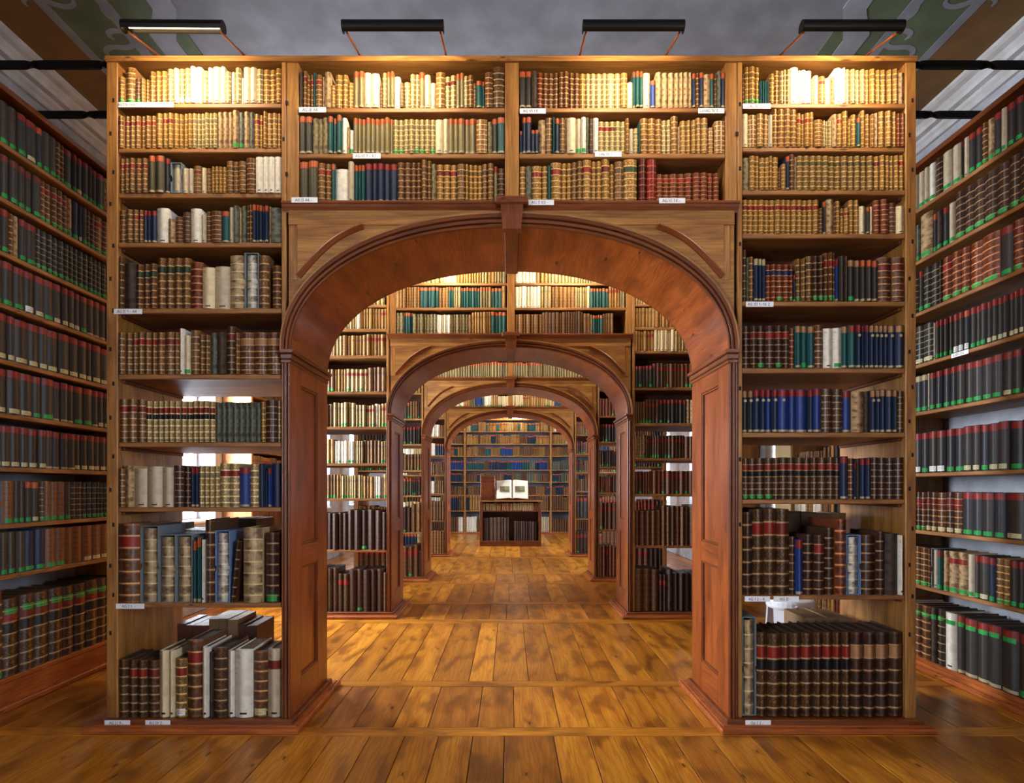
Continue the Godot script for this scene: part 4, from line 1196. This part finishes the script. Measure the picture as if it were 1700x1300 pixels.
# wall shelves: code, relative width, count, relative height
const WALL_L := [
	["m1g,1,3 n4rg,1.1,1 n4ry,1.4,1 n3g,0.9 m1g,0.9,2 c1g,0.6,2 n4rg,1.3 n4rg,0.6 n4ry,1 n4rg,0.9 p3g,0.7 n4rg,0.8 n4rg,1.2 p1,1 n4g,0.7 n4,0.7", 0.245],
	["n4ug,1,6 C1g,0.8,5 p1g,0.8 n0bg,0.9 n0by,0.6 m1g,0.7 c2g,0.8,2 A1g,1.3 C1g,1 n4rg,0.8 n4,0.9", 0.25],
	["n4rg,1,2 c1,0.6 p1,0.7 n4rg,1 n4rg,1.3 k0g,0.8,14 c2,0.7,3", 0.245],
	["n4rg,1.1,3 n4rw,1.1 n4ry,1 n4rg,1.2 n4ry,0.9 n4ry,0.9 n4ry,0.8,2 n4rg,1 n4r,0.9,5", 0.25],
	["n4ry,1.5 n4ry,0.8 n4ry,1.3 n4ry,1.2 n4ry,0.9 n4ry,1.3,3 n4ry,1 n4ry,0.8 n4ry,1.3,2 n4ry,1", 0.262],
	["n4ry,1.2,3 n4rg,0.9 n4rg,1.2 n4r,0.8,3 n4rg,1.1,2 n4r,0.7 n4ry,0.8,2 n4ry,1", 0.255],
	["n4ry,1,6 n4r,0.9,4 n4ry,0.9,7", 0.24],
	["sk1g,1.4 m0g,1.2 m1g,0.8,2 n4g,0.8 n4y,1.1 k1g,0.7 m0g,1,3 m1g,1 k1,0.9,2 k0g,0.8,7 k0g,0.9", 0.25],
	["m1g,0.8,4 n0bg,1.1,2 m0g,1.2,2 m0,1.1,2 m0y,1.2,4", 0.245],
	["c1g,1.1,1,1.12 A22h,1.6,3 A22h,1.7,4 A22h,1.6,2", 0.455],
]
const WALL_R := [
	["v2g,0.8 v2,0.7 c2g,1 v2,0.6 v2g,1 v2g,0.9 v0g,1.1 c2,1.2 v2g,1.5 v2g,1.2 n4rg,0.4 v2,0.8 n4rg,1 n4rg,0.9 c1g,0.7 p1g,0.9 n4rg,1 v2g,0.7 n4rg,1,2 c2g,1", 0.25],
	["sC1g,1.1 v1,0.5 c1g,0.5 p1g,0.6 p2g,0.7 p1g,1.9,1,1.15 n3g,0.7 p3g,0.9 n3rg,0.9 v2g,0.9 c2g,1.3,4,1.15 c2g,1.3,3,1.15", 0.26],
	["k0,1.1 k0,0.8 k1,1 n4rg,0.8 k0g,1.1 k0,1.2 k1,0.4 C3g,1.4 c3g,1.2 c3g,1.1 c3g,1.4 c3g,1.9 n4rg,1.4 C3g,1.1,2", 0.29],
	["C3g,0.8 v2g,0.6 k1g,0.7 k0y,1.5,2,1.05 v0,0.3 n4rg,0.6,4 n4rw,0.8,2 n3w,0.8 n4rg,0.7,3 n4ry,0.6,7 n4rg,0.8", 0.255],
	["n3cg,0.9 n3cg,1.2 n3cg,1,2 v0,0.3 n3rg,0.9,4 n4rg,1 n4rg,1,4 n4ry,1.1 n4rg,1,2", 0.255],
	["n3rg,0.8,2 n4rw,1.2 n3rg,1.1 n4rw,1.1,2 n3rg,1.1,2 n4ry,1 n4ry,0.9 n3rg,0.8 n4ry,1,2 n3rg,1.2 n4rg,1", 0.285],
	["C2Wg,0.9,4 C1Wg,0.9 C2Wy,0.9 C1Wy,0.9 C1Wy,1.3 C2Wy,1.2 C1Wy,1.3 n3rg,1.4,2 n4rg,1.4 n3rg,1.3 n4ry,1.9 n4rg,1.2", 0.27],
	["c2g,0.7 n4rg,0.6 c1g,0.8 c1g,1.1 c1g,1.2 c1g,0.5 sv2,0.9 n2rg,0.7 p1g,0.8 P1g,1.3,2 v2g,0.8 n4rg,0.7 n4ry,1.1 n0rg,0.7 c0g,0.8,2 n4rg,0.8,3", 0.27],
	["p1h,0.8 v0h,1.2 c1h,1 c1h,1.3 p3h,1 k1h,1 v0h,1.4 n4rh,0.9 n4rh,1.5 n4rh,1.4 n4rh,1.4 n4rh,1.5 n4rg,1.4", 0.375],
]

func build_books() -> void:
	var z: float = -CASE_D[0]
	for k in 10:
		fill_shelf(ROWS_L[k], BAY_L[0], BAY_L[1], height(FEET_L[k]), z, "%s shelf of front left bay" % SHELF_WORD[k], "books on the %s shelf of the left bay" % SHELF_WORD[k])
		fill_shelf(ROWS_R[k], BAY_R[0], BAY_R[1], height(FEET_R[k]), z, "%s shelf of front right bay" % SHELF_WORD[k], "books on the %s shelf of the right bay" % SHELF_WORD[k])
	for k in 3:
		var y := height(FEET_C[k]) if k < 2 else LEDGE
		fill_shelf(ROWS_CL[k], BAY_CL[0], BAY_CL[1], y, z, "%s shelf over arch, left half" % SHELF_WORD[k], "books above the arch, %s shelf, left half" % SHELF_WORD[k])
		fill_shelf(ROWS_CR[k], BAY_CR[0], BAY_CR[1], y, z, "%s shelf over arch, right half" % SHELF_WORD[k], "books above the arch, %s shelf, right half" % SHELF_WORD[k])
	for k in 10: fill_wall(WALL_L[k][0], -1.0, 3.37, 4.45, LEFT_FEET[k], WALL_L[k][1], "%s shelf of left wall" % SHELF_WORD[k], "books on the left wall, %s shelf" % SHELF_WORD[k], false)
	for k in 9: fill_wall(WALL_R[k][0], 1.0, 3.33, 4.45, RIGHT_FEET[k], WALL_R[k][1], "%s shelf of right wall" % (SHELF_WORD[k] if k < 8 else "lowest"), "books on the right wall, %s shelf" % (SHELF_WORD[k] if k < 8 else "lowest"), true)

func build_far_rows() -> void:
	# rows that look out of the back of the front bookcase: their fore-edges show behind the lower shelves
	var zb: float = -CASE_D[0] - CASE_DEEP
	far_row(1.26, 2.0, height(FEET_R[8]), zb + 0.015, PI, 0.40, 0.47, "c1p1c3")
	far_row(1.26, 1.75, height(FEET_R[9]), zb + 0.015, PI, 0.33, 0.36, "c2v2p1")
	far_row(1.75, 2.10, height(FEET_R[9]), zb + 0.015, PI, 0.40, 0.46, "c1p1c3")
	far_row(-2.08, -1.5, height(FEET_L[8]), zb + 0.015, PI, 0.36, 0.45, "c1p1a1")
	far_row(-1.98, -1.5, height(FEET_L[9]), zb + 0.015, PI, 0.40, 0.48, "c1p1c3")
	for k in 5:
		far_row(-2.09, -1.23, height(FEET_L[k]), zb + 0.015, PI, 0.17, 0.22, "c2p3a2c1")
		far_row(1.255, 2.11, height(FEET_R[k]), zb + 0.015, PI, 0.17, 0.22, "c2p3a2c1")
	flush_rows("back_row_books", "dark books turned away, seen over the lower shelves of the front bookcase")
	# the bookcases beyond
	var name_ := ["", "second", "third", "fourth"]
	for n in [1, 2, 3]:
		var z: float = -CASE_D[n]
		for k in 10:
			var lo := 0.19; var hi := 0.215
			if k >= 4: lo = 0.21; hi = 0.24
			if k == 8: lo = 0.34; hi = 0.42
			if k == 9: lo = 0.36; hi = 0.44
			var ml := "a3a3c0A0v0a0" if k < 4 else ("a3a1A3a1v0a3a0" if k < 8 else "c2A2a2c1c2")
			var mr := "a0c0A0a3v1A0" if k < 4 else ("c3c1n4C1A2p1c2" if k < 8 else "c2c1C2p3")
			if n == 2: ml = "c2n4C1a1n5" if k > 3 else "a0n6A0c0"; mr = "C3n4c3C1c2n4A1" if k > 3 else "a0n6A0c0"
			if n == 3: ml = "a1v0C2n0a3c0" if k > 3 else "a0v0n1c0"; mr = "A1n4n0c1C2" if k > 3 else "a0v0n1c0"
			far_row(BAY_L[0], BAY_L[1], height(FEET_L[k]), z - 0.003, 0.0, lo, hi, ml)
			far_row(BAY_R[0], BAY_R[1], height(FEET_R[k]), z - 0.003, 0.0, lo, hi, mr)
		for k in 3:
			var y := height(FEET_C[k]) if k < 2 else LEDGE
			var m := ["a3v0a0A3n6v1", "a3v0n2a0v1A0c0n6", "A0a0c0v0n2p0c1a1"][k] as String
			if n == 2: m = "n6n6"
			if n == 3: m = "v0a3n1A0v1n2a0"
			far_row(BAY_CL[0], BAY_CL[1], y, z - 0.003, 0.0, 0.19, 0.215 if k < 2 else 0.225, m)
			far_row(BAY_CR[0], BAY_CR[1] - (0.0 if k < 2 else 0.12), y, z - 0.003, 0.0, 0.19, 0.215 if k < 2 else 0.225, m)
		flush_rows("shelved_books", "rows of old books filling the shelves of the %s arched bookcase" % name_[n])
	for k in FAR_FEET.size():
		for q in [[-2.86, -1.30], [-1.22, 1.12], [1.20, 2.86]]:
			far_row(q[0], q[1], FAR_FEET[k], -16.81, 0.0, 0.22 if k < 7 else 0.36, 0.26 if k < 7 else 0.44, ["v0a3v1c0", "a0v0c0A0n2a3", "a0c0n0v0c1A0a0", "n0c0C0c0n1n2c1", "n0n1c1n2n0p2", "n0c1p2n0c1a1c0", "c1n1c0n0a1c1", "a1v0c1a0n0a1", "v0a1v2c1"][k])
	flush_rows("shelved_books", "rows of blue, brown and white books on the end wall bookcase")
	for k in LEFT_FEET.size():
		for q in [[2.12, 3.31], [4.51, 4.87], [6.80, 7.97], [8.03, 9.15]]:
			far_row(q[0], q[1], LEFT_FEET[k], -SHELF_X, PI / 2, 0.22 if k < 9 else 0.40, 0.25 if k < 9 else 0.46, "n4C1k0m0n4" if q[0] < 5.0 else "a1c1A0C1c0")
	flush_rows("shelved_books", "books on the left wall beyond and before the visible bay")
	for k in RIGHT_FEET.size():
		for q in [[2.12, 3.27], [4.51, 5.37], [5.43, 6.14], [7.80, 9.15]]:
			far_row(q[0], q[1], RIGHT_FEET[k], SHELF_X, -PI / 2, 0.24 if k < 8 else 0.34, 0.27 if k < 8 else 0.38, "n4c3k0c1n4" if q[0] < 5.0 else "a1c1v0C1c0")
	flush_rows("shelved_books", "books on the right wall beyond and before the visible bay")

func build_lamps() -> void:
	var word := ["above the left bay, its tube glowing", "above the left half over the arch", "above the right half over the arch", "above the right bay"]
	var xs := [-1.66, -0.575, 0.61, 1.69]
	for n in 4:
		for k in 4:
			var e := 0.42 if k in [0, 3] else 0.36
			if n > 0: e = 0.62  # unseen lamps of the farther bookcases, placed to light their top rows
			picture_lamp(xs[k], CASE_D[n], 3.60, ("dark hooded strip lamp on brass arms, " + word[k]) if n == 0 else "unseen strip lamp on the %s bookcase, %s" % [["", "second", "third", "fourth"][n], word[k].replace(", its tube glowing", "")], -0.02 if k == 0 and n == 0 else 0.0, e)

	# unseen lamps on the case backs and end wall, placed to light the aisles
	for n in 4:
		for k in 2: picture_lamp([-1.1, 1.1][k], CASE_D[n] + CASE_DEEP, 3.60, "unseen strip lamp on the back of the %s bookcase, %s side" % [["first", "second", "third", "fourth"][n], ["left", "right"][k]], 0.0, 0.7, PI)
	for k in 3: picture_lamp([-1.9, 0.0, 1.9][k], 16.8, 3.63, "unseen strip lamp on the end wall bookcase, %s of three" % ["first", "second", "third"][k], 0.0, 1.3)  # out of view above the last arch, placed to brighten the far end

func build_details() -> void:
	# twisted iron tie rods between the front bookcase and the walls
	for q in [[-1.0, 3.3, -2.165, "black twisted iron tie rod at the left, nearer"], [-1.0, 3.74, -2.165, "black twisted iron tie rod at the left, farther"], [1.0, 3.3, 2.18, "black twisted iron tie rod at the right, nearer"], [1.0, 3.74, 2.18, "black twisted iron tie rod at the right, farther"]]:
		var path := []; var fr := []
		var x0: float = q[2]; var x1: float = q[0] * WALL_X
		for k in 61:
			var t := k / 60.0
			path.append(Vector3(lerpf(x0, x1, t), 3.625, -q[1]))
			var a := smoothstep(0.36, 0.48, t) * PI + smoothstep(0.02, 0.10, t) * PI
			fr.append([Vector3(0, cos(a), sin(a)), Vector3(0, -sin(a), cos(a))])
		var o := part(self, "tie_rod", sweep(path, fr, [Vector2(-0.020, -0.010), Vector2(-0.020, 0.010), Vector2(0.020, 0.010), Vector2(0.020, -0.010)], true), M.iron)
		tag(o, q[3], "tie rod", "iron tie rods")
	# white step stool behind the right bay
	var s := thing("step_stool", "round white step stool behind the right bay", "stool", Vector3(2.22, 0, -4.72))
	var lathe := []
	var prof := [Vector2(0.0, 0.42), Vector2(0.15, 0.42), Vector2(0.172, 0.414), Vector2(0.180, 0.40), Vector2(0.182, 0.365), Vector2(0.176, 0.35), Vector2(0.165, 0.35), Vector2(0.165, 0.395), Vector2(0.0, 0.395)]
	var st := begin()
	for k in 32:
		var a0 := TAU * k / 32; var a1 := TAU * (k + 1) / 32
		for j in prof.size() - 1:
			var e: Vector2 = prof[j + 1] - prof[j]
			var n2 := Vector2(-e.y, e.x).normalized() * -1.0
			var f := func(a: float, p: Vector2) -> Vector3: return Vector3(cos(a) * p.x, p.y, sin(a) * p.x)
			var nn := Vector3(cos((a0 + a1) * 0.5) * -n2.x, -n2.y, sin((a0 + a1) * 0.5) * -n2.x)
			if nn.length() < 0.1: continue
			tri(st, f.call(a0, prof[j]), f.call(a1, prof[j]), f.call(a1, prof[j + 1]), nn, Vector2.ZERO, Vector2.ZERO, Vector2.ZERO)
			tri(st, f.call(a0, prof[j]), f.call(a1, prof[j + 1]), f.call(a0, prof[j + 1]), nn, Vector2.ZERO, Vector2.ZERO, Vector2.ZERO)
	part(s, "seat", st.commit(), M.white_plastic)
	for k in 4:
		var a := PI / 4 + k * PI / 2
		var leg := PackedVector2Array([Vector2(-0.075, 0.37), Vector2(-0.045, 0.0), Vector2(0.045, 0.0), Vector2(0.075, 0.37), Vector2(0.11, 0.39), Vector2(-0.11, 0.39)])
		var o := part(s, "leg", prism(leg, -0.006, 0.006), M.white_plastic, Vector3(sin(a) * 0.185, 0.0, cos(a) * 0.185))
		o.rotation = Vector3(-0.09, a, 0)
	# display stand with an open book, at the far end of the passage
	var ds := thing("display_stand", "dark wooden book stand with two shelves at the end of the passage", "book stand", Vector3(0.02, 0, -13.2))
	for x in [-0.65, 0.65]: board(ds, "side_panel", M.dark_wood, Vector3(x - 0.03, 0.0, -0.5), Vector3(x + 0.03, 0.98, 0.0), 0.004, 1)
	board(ds, "top_board", M.front_wood, Vector3(-0.70, 0.98, -0.55), Vector3(0.70, 1.005, 0.03), 0.006, 0)
	board(ds, "shelf", M.dark_wood, Vector3(-0.62, 0.76, -0.5), Vector3(0.62, 0.785, -0.01), 0.004, 0)
	board(ds, "plinth", M.dark_wood, Vector3(-0.68, 0.0, -0.5), Vector3(0.68, 0.12, 0.02), 0.004, 0)
	board(ds, "back_board", M.dark_wood, Vector3(-0.62, 0.12, -0.5), Vector3(0.62, 0.98, -0.485), 0.001, 0)
	far_row(-0.59, 0.63, 0.787, -13.23, 0.0, 0.15, 0.17, "a3A0")
	far_row(-0.59, -0.02, 0.122, -13.22, 0.0, 0.48, 0.52, "c2a2")
	far_row(0.10, 0.63, 0.122, -13.22, 0.0, 0.40, 0.46, "C2c2")
	flush_rows("shelved_books", "two rows of brown books inside the display stand")
	var ob := thing("open_book", "large open book with printed landscapes, propped on the display stand", "book", Vector3(0.06, 1.018, -13.35))
	ob.rotation.x = -0.42
	for sd in [-1.0, 1.0]:
		var path := []; var fr := []
		for k in 13:
			var t := k / 12.0
			path.append(Vector3(sd * t * 0.35, 0.02, 0.03 + 0.055 * sin(PI * pow(t, 0.45)) * (1.0 - t * 0.3)))
		for k in 13:
			var tg: Vector3 = (path[mini(k + 1, 12)] - path[maxi(k - 1, 0)]).normalized()
			fr.append([Vector3.UP, tg.cross(Vector3.UP) * sd])
		part(ob, "page", sweep(path, fr, [Vector2(0, -0.02), Vector2(0, 0.0), Vector2(0.44, 0.0), Vector2(0.44, -0.02)], true), M.open_page)
		board(ob, "cover", M.dark_wood, Vector3(0.0, 0.0, -0.01), Vector3(sd * 0.37, 0.47, 0.004), 0.003)
	var pic := part(ob, "picture", box_mesh(Vector3(0.22, 0.15, 0.002), 0.0), mat("print", Color(0.62, 0.60, 0.42), 0.8, T.worn), Vector3(-0.17, 0.23, 0.084))
	part(ob, "picture", box_mesh(Vector3(0.22, 0.15, 0.002), 0.0), M.print, Vector3(0.17, 0.23, 0.084))
	var wb := thing("wooden_book_cover", "old brown wooden-bound book upright beside the open book", "book", Vector3(-0.49, 1.005, -13.4))
	board(wb, "cover", M.dark_wood, Vector3(-0.16, 0.0, -0.05), Vector3(0.16, 0.56, 0.0), 0.006, 1)
	for y in [0.04, 0.42, 0.50]: board(wb, "clasp", M.inner_wood, Vector3(-0.16, y, 0.0), Vector3(0.16, y + 0.03, 0.008), 0.003, 0)
	# cream roller blind in the window niche behind the right bay
	var bl := part(self, "roller_blind", box_mesh(Vector3(0.006, 2.3, 1.2), 0.001), M.blind, Vector3(WALL_X + 0.12, 2.13, -6.975))
	tag(bl, "cream roller blind drawn over the window behind the right bay", "blind")
